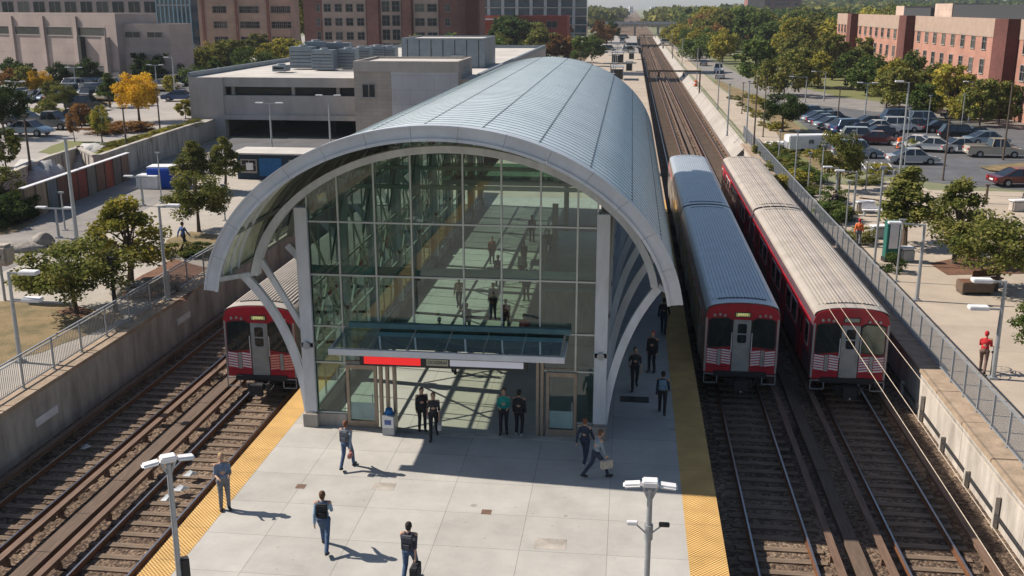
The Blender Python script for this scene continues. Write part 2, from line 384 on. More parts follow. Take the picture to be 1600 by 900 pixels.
def autosmooth(o, ang=.6):
    me = o.data
    me.polygons.foreach_set('use_smooth', [True] * len(me.polygons))
    me.set_sharp_from_angle(angle=ang)
TMP = bpy.data.scenes.new('bake')
def text_mesh(s, size, mat, name='lettering', depth=.006, align='CENTER', sx=1.):
    cu = bpy.data.curves.new(name, 'FONT'); cu.body = s; cu.size = size; cu.extrude = depth; cu.align_x = align; cu.align_y = 'CENTER'
    ob = bpy.data.objects.new(name, cu); TMP.collection.objects.link(ob)
    TMP.view_layers[0].update(); dg = TMP.view_layers[0].depsgraph; me = bpy.data.meshes.new_from_object(ob.evaluated_get(dg))
    bpy.data.objects.remove(ob)
    me.transform(Matrix.Rotation(PI / 2, 4, 'X') @ Matrix.Diagonal((sx, 1, 1, 1))); me.name = name
    me.materials.clear(); me.materials.append(M[mat]); return me
# ================================================================== SETTING
ZR, ZL, ZB, ZRAIL, ZUP = .5, .85, -1.32, -1.10, 2.8   # right plaza, left plaza, ballast, rail top, upper lot on the left
XWL, XWR = -21.7, 12.05
# land left and right of the cutting, one sheet each reaching the horizon, and the hills
def hills(X, Y):
    d = math.hypot(X, Y)
    t = max(0, min(1, (Y - 620) / 1500.))
    h = 26 * t * t * (3 - 2 * t)
    side = abs(X - 14 - (Y - 600) * .01)
    v = max(0, min(1, (side - 30 - (Y - 600) * .055) / 190.)); v = v * v * (3 - 2 * v)
    return h * v * (1.1 + .35 * math.sin(X * .006 + 1.3) + .25 * math.sin(Y * .004 + X * .002))
def land(name, x0, x1, z, sgn):
    xs = [x0] + [x0 + sgn * d for d in (2, 8, 20, 40, 70, 110, 160, 220, 300, 400, 550, 800, 1200, 2000, 3500)]
    ys = [-60, 0, 40, 80, 120, 170, 230, 300, 400, 500, 620, 700, 800, 900, 1050, 1200, 1400, 1600, 1900, 2300, 3000, 4000, 6500]
    vs = [(x, y, z + hills(x, y)) for y in ys for x in xs]; n = len(xs)
    fs = [(j * n + i, j * n + i + 1, (j + 1) * n + i + 1, (j + 1) * n + i) for j in range(len(ys) - 1) for i in range(n - 1)]
    mb = MB().add(vs, fs); return struct(name, mb, 'ground', smooth=True)
land('ground', XWR + .4, 0, ZR - .01, 1)
land('ground', XWL - .4, 0, ZL - .01, -1)
struct('trackbed', MB().add([(XWL - .5, -60, ZB), (XWR + .5, -60, ZB), (XWR + .5, 6500, ZB), (XWL - .5, 6500, ZB)], [(0, 1, 2, 3)]), 'ballast')
# platform slab with kerb lip and the tactile strips
PL, PR, PF = -12.73, 3.05, 340.
struct('platform', MB().box(PL + .12, PR - .12, -20, PF, ZB, -.02).box(PL + .9, PR - 1.05, -20, 80, -.015, 0), 'platform')
struct('platform', MB().box(PL + .12, PR - .12, 80.01, PF, -.018, .002), 'plaza_r')
struct('platform_edge', MB().box(PL, PL + .12, -20, PF, -.35, -.004).box(PR - .12, PR, -20, PF, -.35, -.004), 'cap')
struct('tactile_strip', MB().box(PL, PL + .9, -20, 80, -.02, .004), 'tactile')
struct('tactile_strip', MB().box(PR - 1.05, PR, -20, 80, -.02, .004), 'tactile')

def sheet(name, mat, pts, z, kind='structure', wob=0., n=1):
    P = []
    for i in range(len(pts)):
        a = pts[i]; b = pts[(i + 1) % len(pts)]
        for k in range(n):
            t = k / n; P.append((a[0] + (b[0] - a[0]) * t + random.uniform(-wob, wob), a[1] + (b[1] - a[1]) * t + random.uniform(-wob, wob)))
    mb = MB().prism(P, z - .006, z)
    o = mb.build(name, mat); tag(o, kind=kind); return o
def px_sheet(name, mat, pix, z, dz=0., **k): return sheet(name, mat, [at(u, v, z) for u, v in pix], z + dz, **k)

# right side surfaces
sheet('plaza_paving', 'plaza_r', [(XWR + .9, -20), (60, -20), (60, 70), (31, 84), (21.5, 84), (13.0, 88)], ZR + .004)
sheet('parking_lot', 'asphalt', [(21, 92), (26, 87.5), (32, 84.5), (120, 70), (120, 108), (52, 122), (33, 150), (22, 165)], ZR + .008)
sheet('road', 'road_l', [(52, 122), (120, 108), (120, 121), (54, 138), (36, 170), (24, 215), (22, 300), (20, 420), (14.5, 420), (15.5, 300), (17, 215), (22, 165.5), (33, 150.3)], ZR + .012)
sheet('path', 'plaza_r', [(13.2, 88.5), (15.5, 88.2), (17.5, 130), (16, 200), (15, 420), (12.9, 420), (13.2, 200)], ZR + .005)
px_sheet('kerb_strip', 'plaza_l', [(60, 262), (124, 233), (152, 247), (142, 250), (122, 238), (66, 262)], ZUP, .028) if False else None
sheet('verge', 'drygrass', [(15.6, 92), (20.5, 92), (21.5, 164), (17.2, 210), (16.3, 200), (17.7, 130)], ZR + .010, wob=.3, n=5)
sheet('verge', 'grass', [(34, 173), (54, 141), (118, 124), (118, 320), (26, 320), (26.5, 216)], ZR + .014, wob=.4, n=4)
px_sheet('planting_bed', 'soil', [(1452, 412), (1480, 430), (1600, 428), (1600, 405), (1500, 402)], ZR, .02)
px_sheet('lawn', 'grass', [(1270, 262), (1250, 310), (1215, 262), (1195, 232), (1250, 240)], ZR, .022, wob=.2, n=4)
px_sheet('traffic_island', 'drygrass', [(1530, 262), (1600, 256), (1600, 272), (1545, 268)], ZR, .13)
px_sheet('traffic_island', 'plaza_r', [(1350, 292), (1395, 284), (1440, 293), (1470, 310), (1400, 318), (1340, 310)], ZR, .12)
px_sheet('traffic_island', 'drygrass', [(1310, 252), (1340, 250), (1345, 268), (1318, 276)], ZR, .12, wob=.15, n=3)
# left side surfaces (low level)
sheet('paving', 'plaza_l', [(XWL - .9, -20), (XWL - .9, 118), (-44, 104), (-48, 60), (-60, 30), (-60, -20)], ZL + .004)
sheet('road', 'road_l', [(-36, 20), (-33, 56), (-34, 70), (-36, 84), (-38, 100), (-44, 108), (-43.5, 84), (-45, 60), (-52, 40), (-60, 20)], ZL + .010)
px_sheet('planting_bed', 'drygrass', [(-60, 470), (110, 476), (200, 492), (150, 520), (0, 572), (-60, 590)], ZL, .016, wob=.15, n=5)
px_sheet('planting_bed', 'soil', [(215, 462), (290, 470), (330, 420), (270, 405), (205, 440)], ZL, .017, wob=.12, n=4)
px_sheet('planting_bed', 'drygrass', [(250, 390), (330, 395), (360, 370), (300, 362), (262, 375)], ZL, .02, wob=.12, n=4)
px_sheet('lawn', 'drygrass', [(-20, 372), (28, 362), (60, 344), (30, 350), (-20, 358)], ZL, .02)
px_sheet('planting_bed', 'soil', [(85, 487), (125, 497), (150, 488), (120, 478)], ZL, .022, wob=.1, n=3)
# upper lot, a raised terrace held by the curved retaining wall
def wallpt(u, v): return at(u, v, ZUP)
cur = [wallpt(*p) for p in ((-160, 330), (-60, 300), (20, 274), (70, 252), (124, 235), (152, 249), (200, 232), (250, 215), (305, 197))]
poly = cur + [(-46.5, 121), (-46.5, 420), (-420, 420), (-420, 60)]
up = MB().prism(poly, ZL - .1, ZUP); struct('upper_terrace', up, 'lot_l')
def wall_run(name, pts, z0, z1, th, mat, label, cat, capmat=None, side=1, ribs=0):
    t = thing(name, label, cat, (pts[0][0], pts[0][1], z0))
    w = MB(); cp = MB()
    ox, oy = pts[0]
    for a, b in zip(pts[:-1], pts[1:]):
        A = Vector((a[0] - ox, a[1] - oy, 0)); B = Vector((b[0] - ox, b[1] - oy, 0)); d = (B - A).normalized(); n = Vector((d.y, -d.x, 0)) * th * side
        w.prism([(A.x, A.y), (B.x, B.y), (B.x + n.x, B.y + n.y), (A.x + n.x, A.y + n.y)], 0, z1 - z0)
        n2 = n * 1.25; o2 = -n * .12
        cp.prism([(A.x + o2.x, A.y + o2.y), (B.x + o2.x, B.y + o2.y), (B.x + n2.x, B.y + n2.y), (A.x + n2.x, A.y + n2.y)], z1 - z0 + .002, z1 - z0 + .14)
        if ribs:
            L = (B - A).length; k = int(L / ribs)
            for i in range(1, k):
                p = A + d * (i * ribs) + n * 1.0
                w.bar((p.x, p.y, .05), (p.x, p.y, z1 - z0 - .1), .12, .1)
    w.build('wall_face', mat, t); cp.build('coping', capmat or mat, t)
    return t
px_sheet('road', 'asphalt', [(352, 216), (345, 236), (470, 240), (560, 214)], ZL, .016)  # dark sheet standing in for the shade of the garage opening
wall_run('retaining_wall', cur, ZL - .1, ZUP + .25, .3, 'conc_wall', 'curved grey ribbed concrete retaining wall below the left upper car park', 'retaining wall', side=1, ribs=1.2)
px_sheet('verge', 'grass', [(125, 232), (305, 190), (312, 196), (200, 229), (154, 246), (130, 238)], ZUP, .03, wob=.2, n=5)
px_sheet('verge', 'grass', [(62, 238), (100, 220), (158, 222), (110, 235), (95, 243)], ZUP, .02, wob=.2, n=4)
px_sheet('verge', 'grass', [(30, 168), (110, 170), (120, 178), (30, 176)], ZUP, .02, wob=.3, n=4)
px_sheet('verge', 'drygrass', [(115, 158), (180, 152), (170, 168), (120, 168)], ZUP, .02, wob=.3, n=4)
px_sheet('parking_lot', 'asphalt', [(-60, 150), (310, 126), (310, 150), (180, 150), (-60, 166)], ZUP, .015)

# cutting walls with panel joints
def cutting_wall(x, xback, ztop, mat, capmat, label, y0, y1, side):
    t = thing('retaining_wall', label, 'retaining wall', (x, y0, ZB))
    L = 6.1; n = int((y1 - y0) / L)
    w = MB(); s = side
    for i in range(n):
        a = i * L + .012; b = (i + 1) * L - .012
        w.box(min(0, s * .35), max(0, s * .35), a, b, 0, ztop - ZB - .16)
    w.box(min(s * .02, s * .34), max(s * .02, s * .34), 0, n * L, 0, ztop - ZB - .18)
    w.build('wall_face', mat, t)
    c = MB()
    m = 3.05
    for i in range(int((y1 - y0) / m)):
        h = random.uniform(-.012, .012)
        c.box(min(-s * .06, s * (abs(xback - x))), max(-s * .06, s * abs(xback - x)), i * m + .01, (i + 1) * m - .01, ztop - ZB - .16 + .002, ztop - ZB + h)
    c.build('coping', capmat, t, bevel=.02)
    return t
cutting_wall(XWL, XWL - .95, ZL + .03, 'conc_wall', 'cap', 'weathered grey concrete wall of the cutting beyond the left tracks', -20, 103, -1)
cutting_wall(XWR, XWR + .95, ZR + .08, 'conc_wall_w', 'cap', 'pale streaked concrete wall with tan coping beside the right tracks', -20, 112, 1)
struct('embankment', MB().add([(11.0, 111, ZB - .05), (12.75, 111, ZR + .02), (12.75, 560, ZR + .02), (11.0, 560, ZB - .05), (13.0, 111, ZB - .05), (13.0, 560, ZB - .05)], [(0, 1, 2, 3), (0, 4, 1), (3, 2, 5)]), 'lot_l')

# ------------------------------------------------------------------ tracks
sl = MB().box(-1.3, 1.3, -.12, .12, -.12, .05).mesh('sleeper'); sl.materials.append(M['sleeper'])
def rail_prof(mb, x, y0, y1):
    z = ZRAIL - ZB
    mb.box(x - .065, x + .065, y0, y1, .05, .068, 0); mb.box(x - .012, x + .012, y0, y1, .068, z - .03, 0); mb.box(x - .036, x + .036, y0, y1, z - .03, z - .004, 0)
    mb.box(x - .03, x + .03, y0, y1, z - .004, z, 1)
TRK = dict(M=5.0, R=9.35, A=-14.82, B=-19.4)
def track(xc, label, thirds, y0, y1, yfirst):
    t = thing('railway_track', label, 'railway track', (xc, y0, ZB))
    for s in (-1, 1):
        r = MB(); rail_prof(r, s * .86, 0, y1 - y0); r.build('rail', ['rail', 'railtop'], t)
    g = MB(); k = 0; sp = .68; nn = int((y1 - y0) / sp)
    i0 = int((yfirst - y0) / sp)
    for i in range(nn):
        y = i * sp + .3; dx = random.uniform(-.05, .05); rz = random.uniform(-.012, .012)
        if i0 <= i < i0 + 100:
            o = link('sleeper', sl, t, (dx, y, 0)); o.rotation_euler = (0, 0, rz)
        else: g.box(-1.3 + dx, 1.3 + dx, y - .12, y + .12, -.12, .05)
    tag(g.build('sleeper', 'sleeper', t), kind='stuff')
    for xo in thirds:
        b = MB(); b.box(xo - .05, xo + .05, 0, y1 - y0, .22, .33)
        b.box(xo - .11, xo + .11, 0, y1 - y0, .40, .43)
        for i in range(int((y1 - y0) / 3)):
            b.box(xo - .09, xo + .09, i * 3, i * 3 + .12, 0, .22); b.box(xo + .05, xo + .09, i * 3, i * 3 + .06, .2, .4)
        b.build('third_rail', 'third', t)
    return t
track(TRK['M'], 'railway track beside the right platform edge, under the grey-roofed middle train', [1.45], -20, 560, 24)
track(TRK['R'], 'railway track nearest the right-hand cutting wall', [-1.42, 1.5], -20, 560, 24)
track(TRK['A'], 'railway track beside the left platform edge', [-1.5], -20, 106, 20)
track(TRK['B'], 'railway track below the left cutting wall', [1.45, -1.5], -20, 106, 22)
# walkway boards and cable troughs between the tracks
def trough(x, w, y0, y1, h, label, mat):
    t = thing('cable_trough', label, 'cable trough', (x, y0, ZB)); b = MB(); n = int((y1 - y0) / 2.4)
    for i in range(n):
        b.box(-w / 2 + random.uniform(-.015, .015), w / 2, i * 2.4 + .01, i * 2.4 + 2.39, 0, h + random.uniform(-.01, .01))
    b.build('lid', mat, t); return t
trough(7.18, .42, 10, 300, .20, 'timber boarded cable trough between the two right-hand tracks', 'plank')
trough(-17.1, .5, 4, 200, .22, 'timber boarded cable trough between the two left-hand tracks', 'plank')
tb = MB()
for i in range(44):
    y = 26 + i * 2.4; tb.box(0, .09, y, y + .14, 0, random.choice((.5, .5, .95)))
t = thing('cable_rack', 'row of short posts carrying cables along the right cutting wall', 'cable rack', (XWR - .18, 0, ZB))
for i in range(30):
    y = 22 + i * 2.9; MB().box(0, .14, y, y + .16, 0, .62 if i % 3 else 1.1).build('post', 'conc_wall_w', t)
c_ = MB(); c_.tube((.06, 20, .5), (.06, 108, .5), .025, n=6); c_.tube((.1, 20, .36), (.1, 108, .36), .02, n=6); c_.build('cable', 'under', t)
# platform beyond the station: small shelters
# ------------------------------------------------------------------ railings
def fence(x, y0, y1, z, h, bay, label, rake, style, seg=None):
    t = thing('railing', label, 'railing', (x, y0, z))
    n = int((y1 - y0) / bay)
    ps = MB().box(-.035, .035, -.035, .035, 0, h).box(-.07, .07, -.07, .07, 0, .015).mesh('post'); ps.materials.append(M['galv'])
    for i in range(n + 1):
        if i < 99: link('post', ps, t, (0, i * bay, 0))
    for zz in ((h - .03, .14) if style == 'pick' else (h - .03, .1)):
        MB().box(-.03, .03, 0, n * bay, zz - .025, zz + .025).build('rail', 'galv', t)
    if style == 'pick':
        m = MB().box(-.03, .03, 0, n * bay, h - .17, h - .14).build('rail', 'galv', t)
    for i in range(n):
        if i >= 99: break
        g = MB(); yy = i * bay + .05
        if style == 'pick':
            k = int((bay - .1) / .115)
            for j in range(1, k): g.box(-.008, .008, yy + j * .115 - .008, yy + j * .115 + .008, .16, h - .17)
        else:
            k = int(bay / .07)
            H_ = h - .16
            for j in range(-int(H_ / .11), int(bay / .11)):
                a = j * .11; b = a + H_; 
                ya, za, yb, zb = a, 0, b, H_
                if ya < 0: za = -ya; ya = 0
                if yb > bay - .06: zb = H_ - (yb - (bay - .06)); yb = bay - .06
                if yb - ya < .05: continue
                g.bar((0, yy + ya, .1 + za), (0, yy + yb, .1 + zb), .007, .007)
                g.bar((.008, yy + bay - .06 - ya, .1 + za), (.008, yy + bay - .06 - yb, .1 + zb), .007, .007)
        g.build('infill_panel', 'galv' if style == 'pick' else 'mesh', t)
    return t
fence(-22.25, 2, 110, ZL + .03, 1.35, 2.1, 'galvanised picket railing on top of the left cutting wall', 0, 'pick')
fence(12.8, 8, 118, ZR + .08, 1.35, 1.55, 'galvanised mesh railing on top of the right cutting wall', 0, 'mesh')
# ================================================================== STATION HALL
YF, YV0, YV1 = 33.5, 31.0, 77.0
CX = -5.93
st = thing('station_hall', 'glass-fronted station hall under a barrel-vaulted metal roof on the platform', 'station', (CX, YF, 0))
def E_(a, b, z0, th): return (a * math.cos(th), z0 + b * math.sin(th))
def arc(a, b, z0, t0, t1, n): return [E_(a, b, z0, t0 + (t1 - t0) * i / n) for i in range(n + 1)]
A0, B0, Z0 = 7.75, 6.1, 5.0      # outer skin
TIP = math.asin(.155)              # eave angle
yv0, yv1 = YV0 - YF, YV1 - YF
def shell(t0, t1, n, y0, y1, off_out, off_in, mat, name, parent=st):
    mb = MB(); po = arc(A0 - off_out, B0 - off_out, Z0, t0, t1, n); pi = arc(A0 - off_in, B0 - off_in, Z0, t0, t1, n)
    ny = 12; vs = []; fs = []
    for j in range(ny + 1):
        y = y0 + (y1 - y0) * j / ny
        vs += [(x, y, z) for x, z in po] + [(x, y, z) for x, z in pi]
    W = 2 * (n + 1)
    for j in range(ny):
        for i in range(n):
            a = j * W + i; fs.append((a, a + 1, a + W + 1, a + W)); b = j * W + n + 1 + i; fs.append((b, b + W, b + W + 1, b + 1))
        fs.append((j * W, j * W + W, j * W + W + n + 1, j * W + n + 1)); a = j * W + n; fs.append((a, a + n + 1, a + W + n + 1, a + W))
    for jj in (0, ny):
        for i in range(n):
            a = jj * W + i; fs.append((a, a + 1, a + n + 2, a + n + 1))
    mb.add(vs, fs); o = mb.build(name, mat, parent); autosmooth(o, .5); return o
FL = PI - math.asin((7.3 - Z0) / B0)   # left flank between eave and this angle is glazed, except the front overhang
roof = shell(TIP, FL, 56, yv0 + .02, yv1, .0, .10, 'roofmetal', 'roof')
shell(FL, PI - TIP, 14, yv0 + .02, 1.2, .0, .10, 'roofmetal', 'roof')
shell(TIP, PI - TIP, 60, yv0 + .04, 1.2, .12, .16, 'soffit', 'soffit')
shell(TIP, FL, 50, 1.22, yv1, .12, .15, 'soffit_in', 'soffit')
shell(FL + .005, PI - TIP, 14, 1.24, yv1, .02, .05, 'glass_roof', 'roof_glazing')
# standing seams (shared mesh) and lengthwise joint strips
sp = [(x, 0, z) for x, z in arc(A0 + .002, B0 + .002, Z0, TIP, PI - TIP, 64)]
sm = MB().path(sp, .024, .045).mesh('seam'); sm.materials.append(M['seam'])
sp = [(x, 0, z) for x, z in arc(A0 + .002, B0 + .002, Z0, TIP, FL, 56)]
sm2 = MB().path(sp, .024, .045).mesh('seam'); sm2.materials.append(M['seam'])
k = 0; y = yv0 + .5
while y < yv1:
    link('seam', sm if y < 1.1 else sm2, roof, (0, y, 0)); y += .62
for a in (24, 38, 52, 66, 80, 94, 108, 122, 136):
    th = R(a); x, z = E_(A0 + .02, B0 + .02, Z0, th)
    j = MB(); 
    nrm = Vector((x / A0 ** 2, 0, (z - Z0) / B0 ** 2)).normalized(); tg = Vector((nrm.z, 0, -nrm.x))
    m = Matrix((tg, Vector((0, 1, 0)), nrm)).transposed().to_4x4(); m.translation = Vector((x, 0, z))
    yy = yv0 + .1
    while yy < yv1 - .3:
        j.box(-.011, .011, yy, yy + .5, -.03, -.012, m=m); j.box(-.03, .03, yy + .53, yy + .6, -.03, .0, m=m); yy += .62
    j.build('joint_strip', 'joint', roof)
# fascia: panelled arch ring
def ring(ao, bo, ai, bi, t0, t1, n, y0, y1, mat, name, parent=st, gap=0.):
    mb = MB(); vs = []
    for i in range(n + 1):
        th = t0 + gap + (t1 - t0 - 2 * gap) * i / n
        for a, b in ((ao, bo), (ai, bi)):
            x, z = E_(a, b, Z0, th)
            for y in (y0, y1): vs.append((x, y, z))
    fs = []
    for i in range(n):
        a = 4 * i; fs += [(a, a + 4, a + 5, a + 1), (a + 2, a + 3, a + 7, a + 6), (a, a + 2, a + 6, a + 4), (a + 1, a + 5, a + 7, a + 3)]
    fs += [(0, 1, 3, 2), (4 * n, 4 * n + 2, 4 * n + 3, 4 * n + 1)]
    mb.add(vs, fs); o = mb.build(name, mat, parent); autosmooth(o, .5); return o
NP = 15
fa = ring(A0 - .02, B0 - .02, A0 - .28, B0 - .28, TIP - .03, PI - TIP + .03, 72, yv0 - .05, yv0 + .3, 'rafter', 'fascia')
for i in range(NP):
    t0 = TIP - .04 + (PI - 2 * TIP + .08) * i / NP; t1 = TIP - .04 + (PI - 2 * TIP + .08) * (i + 1) / NP
    ring(A0 + .05, B0 + .05, A0 - .34, B0 - .34, t0, t1, 6, yv0 - .10, yv0 - .052, 'fascia', 'fascia_panel', fa, gap=.0007)
    ring(A0 + .09, B0 + .09, A0 + .03, B0 + .03, t0, t1, 6, yv0 - .14, yv0 + .3, 'fascia', 'fascia_panel', fa, gap=.0007)
    ring(A0 - .30, B0 - .30, A0 - .40, B0 - .40, t0, t1, 6, yv0 - .16, yv0 - .102, 'fascia', 'fascia_panel', fa, gap=.0007)
# inner structural arch at each bay, columns, braces
AI, BI = 7.12, 5.25
ring(AI, BI, AI - .24, BI - .24, .12, PI - .12, 60, -.28, .12, 'whitest', 'arch_rib')
BAY = (YV1 - YF - .6) / 9
am = MB()
arch_me = [(x, 0, z) for x, z in arc(A0 - .34, B0 - .34, Z0, TIP, PI - TIP, 40)]
rib = MB().path(arch_me, .22, .12).mesh('arch_rib'); rib.materials.append(M['rafter'])
rib2 = MB().path([(x, 0, z) for x, z in arc(A0 - .22, B0 - .22, Z0, TIP, PI - TIP, 40)], .10, .06).mesh('rafter'); rib2.materials.append(M['rafter'])
rib3 = rib2.copy(); rib3.materials.clear(); rib3.materials.append(M['whitest'])
for y in (-2.0, -1.2, -.5): link('rafter', rib3, st, (0, y, 0))
def bez(p0, p1, p2, n=12): return [tuple(p0[k] * (1 - t) ** 2 + 2 * p1[k] * t * (1 - t) + p2[k] * t * t for k in range(3)) for t in [i / n for i in range(n + 1)]]
XL, XR = -11.12 - CX, -.72 - CX        # column lines (local)
for b in range(10):
    y = b * BAY
    if b: link('arch_rib', rib, st, (0, y, 0))
    if b < 9:
        for q in (1, 2, 3): link('rafter', rib2, st, (0, y + BAY * q / 4, 0))
    for s, xc in ((-1, XL), (1, XR)):
        c = MB(); c.box(xc - .22, xc + .22, y - .22, y + .16, .55, 8.05 if b == 0 else 8.3)
        c.build('column', 'whitest', st, bevel=.012)
        pd = MB().box(xc - .27, xc + .27, y - .34, y + .24, 0, .5).box(xc - .2, xc + .2, y - .26, y + .18, .5, .56)
        pd.build('pedestal', 'conc_wall', st, bevel=.015)
        jt = MB().tube((xc, y - .34, 3.1), (xc, y + .26, 3.1), .13, n=10).box(xc - .24, xc + .24, y - .22, y + .16, 3.02, 3.18); jt.build('bracket', 'galv', st)
        tipx = -7.42 if s < 0 else 7.1
        p = bez((xc + s * .14, y, .5), (xc + s * .42, y, 3.7), (tipx, y, 5.55), 14)
        MB().path(p, .28, .2).build('brace', 'whitest', st)
        if b == 0:
            p = bez((xc + s * .02, y, 3.0), (xc + s * .65, y, 5.2), (s * (AI - 1.35), y - .02, 8.1) if s < 0 else (xc + .3, y, 7.3), 10)
            MB().path([(s * 7.42, yv0 + .2, 6.0), (s * 7.15, 0, 5.6)], .16, .16, up=(0, 0, 1)).build('strut', 'whitest', st)
            MB().path([(s * 6.75, .0, 6.1), (xc + s * .1, .0, 3.5)], .2, .14).build('strut', 'whitest', st) if s < 0 else None
# roof ties and side-wall bracing inside the hall
for b in range(1, 10):
    y = b * BAY
    MB().box(XL + .2, XR - .2, y - .07, y + .07, 7.9, 8.06).build('tie_beam', 'mullion', st)
    for s in (-1, 1):
        xx = (XL if s < 0 else XR) - s * .12
        MB().bar((xx, y - BAY + .2, 2.7), (xx, y - .2, 7.4), .07, .07).bar((xx, y - BAY + .2, 7.4), (xx, y - .2, 2.7), .07, .07).build('cross_brace', 'mullion', st)
        MB().bar((xx - s * .3, y, 8.0), (xx - s * 2.6, y, 9.4), .1, .1).build('knee_brace', 'mullion', st)
# purlins along the eaves
for th in (TIP, R(25), R(48), R(70), R(90), R(110), R(132), R(155), PI - TIP):
    x, z = E_(A0 - .2, B0 - .2, Z0, th)
    MB().box(x - .06, x + .06, yv0 + .32, yv1, z - .06, z + .06).build('purlin', 'rafter', st)
# front glazing ---------------------------------------------------------------
def archz(x): 
    q = 1 - (x / (AI - .12)) ** 2
    return Z0 + (BI - .12) * math.sqrt(max(q, 0))
xs = [v - CX for v in (-10.93, -9.84, -8.55, -7.27, -5.48, -4.17, -2.84, -1.59, -.92)]
zs = [.5, 2.42, 3.78, 5.66, 7.55, 12]
gy = .0
opL, opR = -8.05 - CX, -2.66 - CX
cw = MB()
for i, x in enumerate(xs):
    zb = .5
    if opL - 1.9 < x < opR + 1.2 and i not in (0, 8, 7): zb = 3.78
    if i == 1: zb = 2.42
    MB().box(x - .03, x + .03, gy - .07, gy + .05, zb, archz(x)).build('mullion', 'mullion', st)
for z in zs[:-1]:
    xa, xb = xs[0], xs[-1]
    if z > 8: continue
    segs = [(xa, xb)] if z >= 3.7 else ([(xa, xs[1]), (xs[7], xb)] if z < 2 else [(xa, opL), (opR, xb)])
    for a, b in segs: MB().box(a - .03, b + .03, gy - .06, gy + .04, z - .03, z + .03).build('mullion', 'mullion', st)
for i in range(8):
    for j in range(5):
        x0, x1, z0, z1 = xs[i] + .03, xs[i + 1] - .03, zs[j] + .03, zs[j + 1] - .03
        if j < 2 and 1 <= i <= 6: continue
        n = 6; P = [(x0, z0), (x1, z0)]
        top = [(x1 + (x0 - x1) * k / n) for k in range(n + 1)]
        tz = [min(z1, archz(x) - .02) for x in top]
        if max(tz) <= z0 + .05: continue
        P += [(x, max(z, z0 + .01)) for x, z in zip(top, tz)]
        vs = [(x, gy - .006, z) for x, z in P] + [(x, gy + .006, z) for x, z in P]; m = len(P)
        MB().add(vs[:m], [tuple(range(m))]).build('glass_pane', 'glass', st)
        if j == 3: MB().box(x0, x1, gy + .02, gy + .05, z0, z0 + .30).build('spandrel', 'spandrel', st)
# strip between pier and columns, base walls
for a, b in ((xs[0], -9.84 - CX), (-1.5 - CX, xs[-1])): MB().box(a, b, -.1, .1, 0, .46).build('base_wall', 'conc_wall', st)
MB().add([(opL, 0, 2.45), (opR, 0, 2.45), (opR, 0, 3.75), (opL, 0, 3.75)], [(0, 1, 2, 3)]).build('glass_pane', 'glass', st) if False else None
# entrance frames and doors
def door(x0, x1):
    d = MB(); w = .11
    for a, b, c, e in ((x0, x0 + w, 0, 2.4), (x1 - w, x1, 0, 2.4), (x0 + w, x1 - w, 2.24, 2.4), (x0 + w, x1 - w, 0, .26)): d.box(a, b, -.16, -.02, c, e)
    o = d.build('door', 'bronze', st, bevel=.006)
    MB().add([(x0 + w, -.09, .26), (x1 - w, -.09, .26), (x1 - w, -.09, 2.24), (x0 + w, -.09, 2.24)], [(0, 1, 2, 3)]).build('pane', 'glass', o)
    MB().box(x0 + w + .01, x1 - w - .01, -.11, -.1, .3, .95).build('lower_panel', 'spandrel', o)
    MB().tube((x1 - .16, -.22, .95), (x1 - .16, -.22, 1.35), .02).build('handle', 'galv', o)
door(-9.78 - CX, -8.66 - CX); door(-2.6 - CX, -1.52 - CX)
for x in (-8.52, -8.28, -8.02, -2.9, -2.74): MB().box(x - CX - .05, x - CX + .05, -.2, .02, 0, 3.0).build('entrance_post', 'bronze', st)
for a, b in ((-9.8, -8.6), (-2.7, -1.5)): MB().box(a - CX, b - CX, -.03, .03, 2.42, 2.5).build('transom', 'bronze', st)
for a, b in ((-9.8, -8.05), (-2.66, -1.5)): MB().add([(a - CX, 0, 2.5), (b - CX, 0, 2.5), (b - CX, 0, 3.74), (a - CX, 0, 3.74)], [(0, 1, 2, 3)]).build('glass_pane', 'glass', st)
# canopy
ca = MB(); x0, x1 = -9.85 - CX, -1.86 - CX
ca.box(x0, x1, -1.9, -1.78, 3.36, 3.58).box(x0, x0 + .1, -1.78, -.08, 3.42, 3.56).box(x1 - .1, x1, -1.78, -.08, 3.42, 3.56)
canopy = ca.build('canopy', 'fascia', st, bevel=.01)
n = 6
for i in range(n):
    a = x0 + .12 + (x1 - x0 - .24) * i / n; b = x0 + .12 + (x1 - x0 - .24) * (i + 1) / n - .04
    MB().add([(a, -1.77, 3.60), (b, -1.77, 3.60), (b, -.09, 3.80), (a, -.09, 3.80)], [(0, 1, 2, 3)]).build('canopy_glass', 'canopyglass', canopy)
    MB().bar((b + .02, -1.77, 3.57), (b + .02, -.09, 3.77), .04, .05).build('canopy_beam', 'mullion', canopy)
MB().box(x0 + .3, x1 + .1, -.3, -.1, 3.84, 4.02).build('canopy_gutter', pm('dark_teal_gutter', (.07, .17, .185), rough=.3), canopy)
# step at the threshold
MB().box(-9.9 - CX, -1.5 - CX, -.55, -.3, 0, .012).build('threshold', 'conc_wall', st)
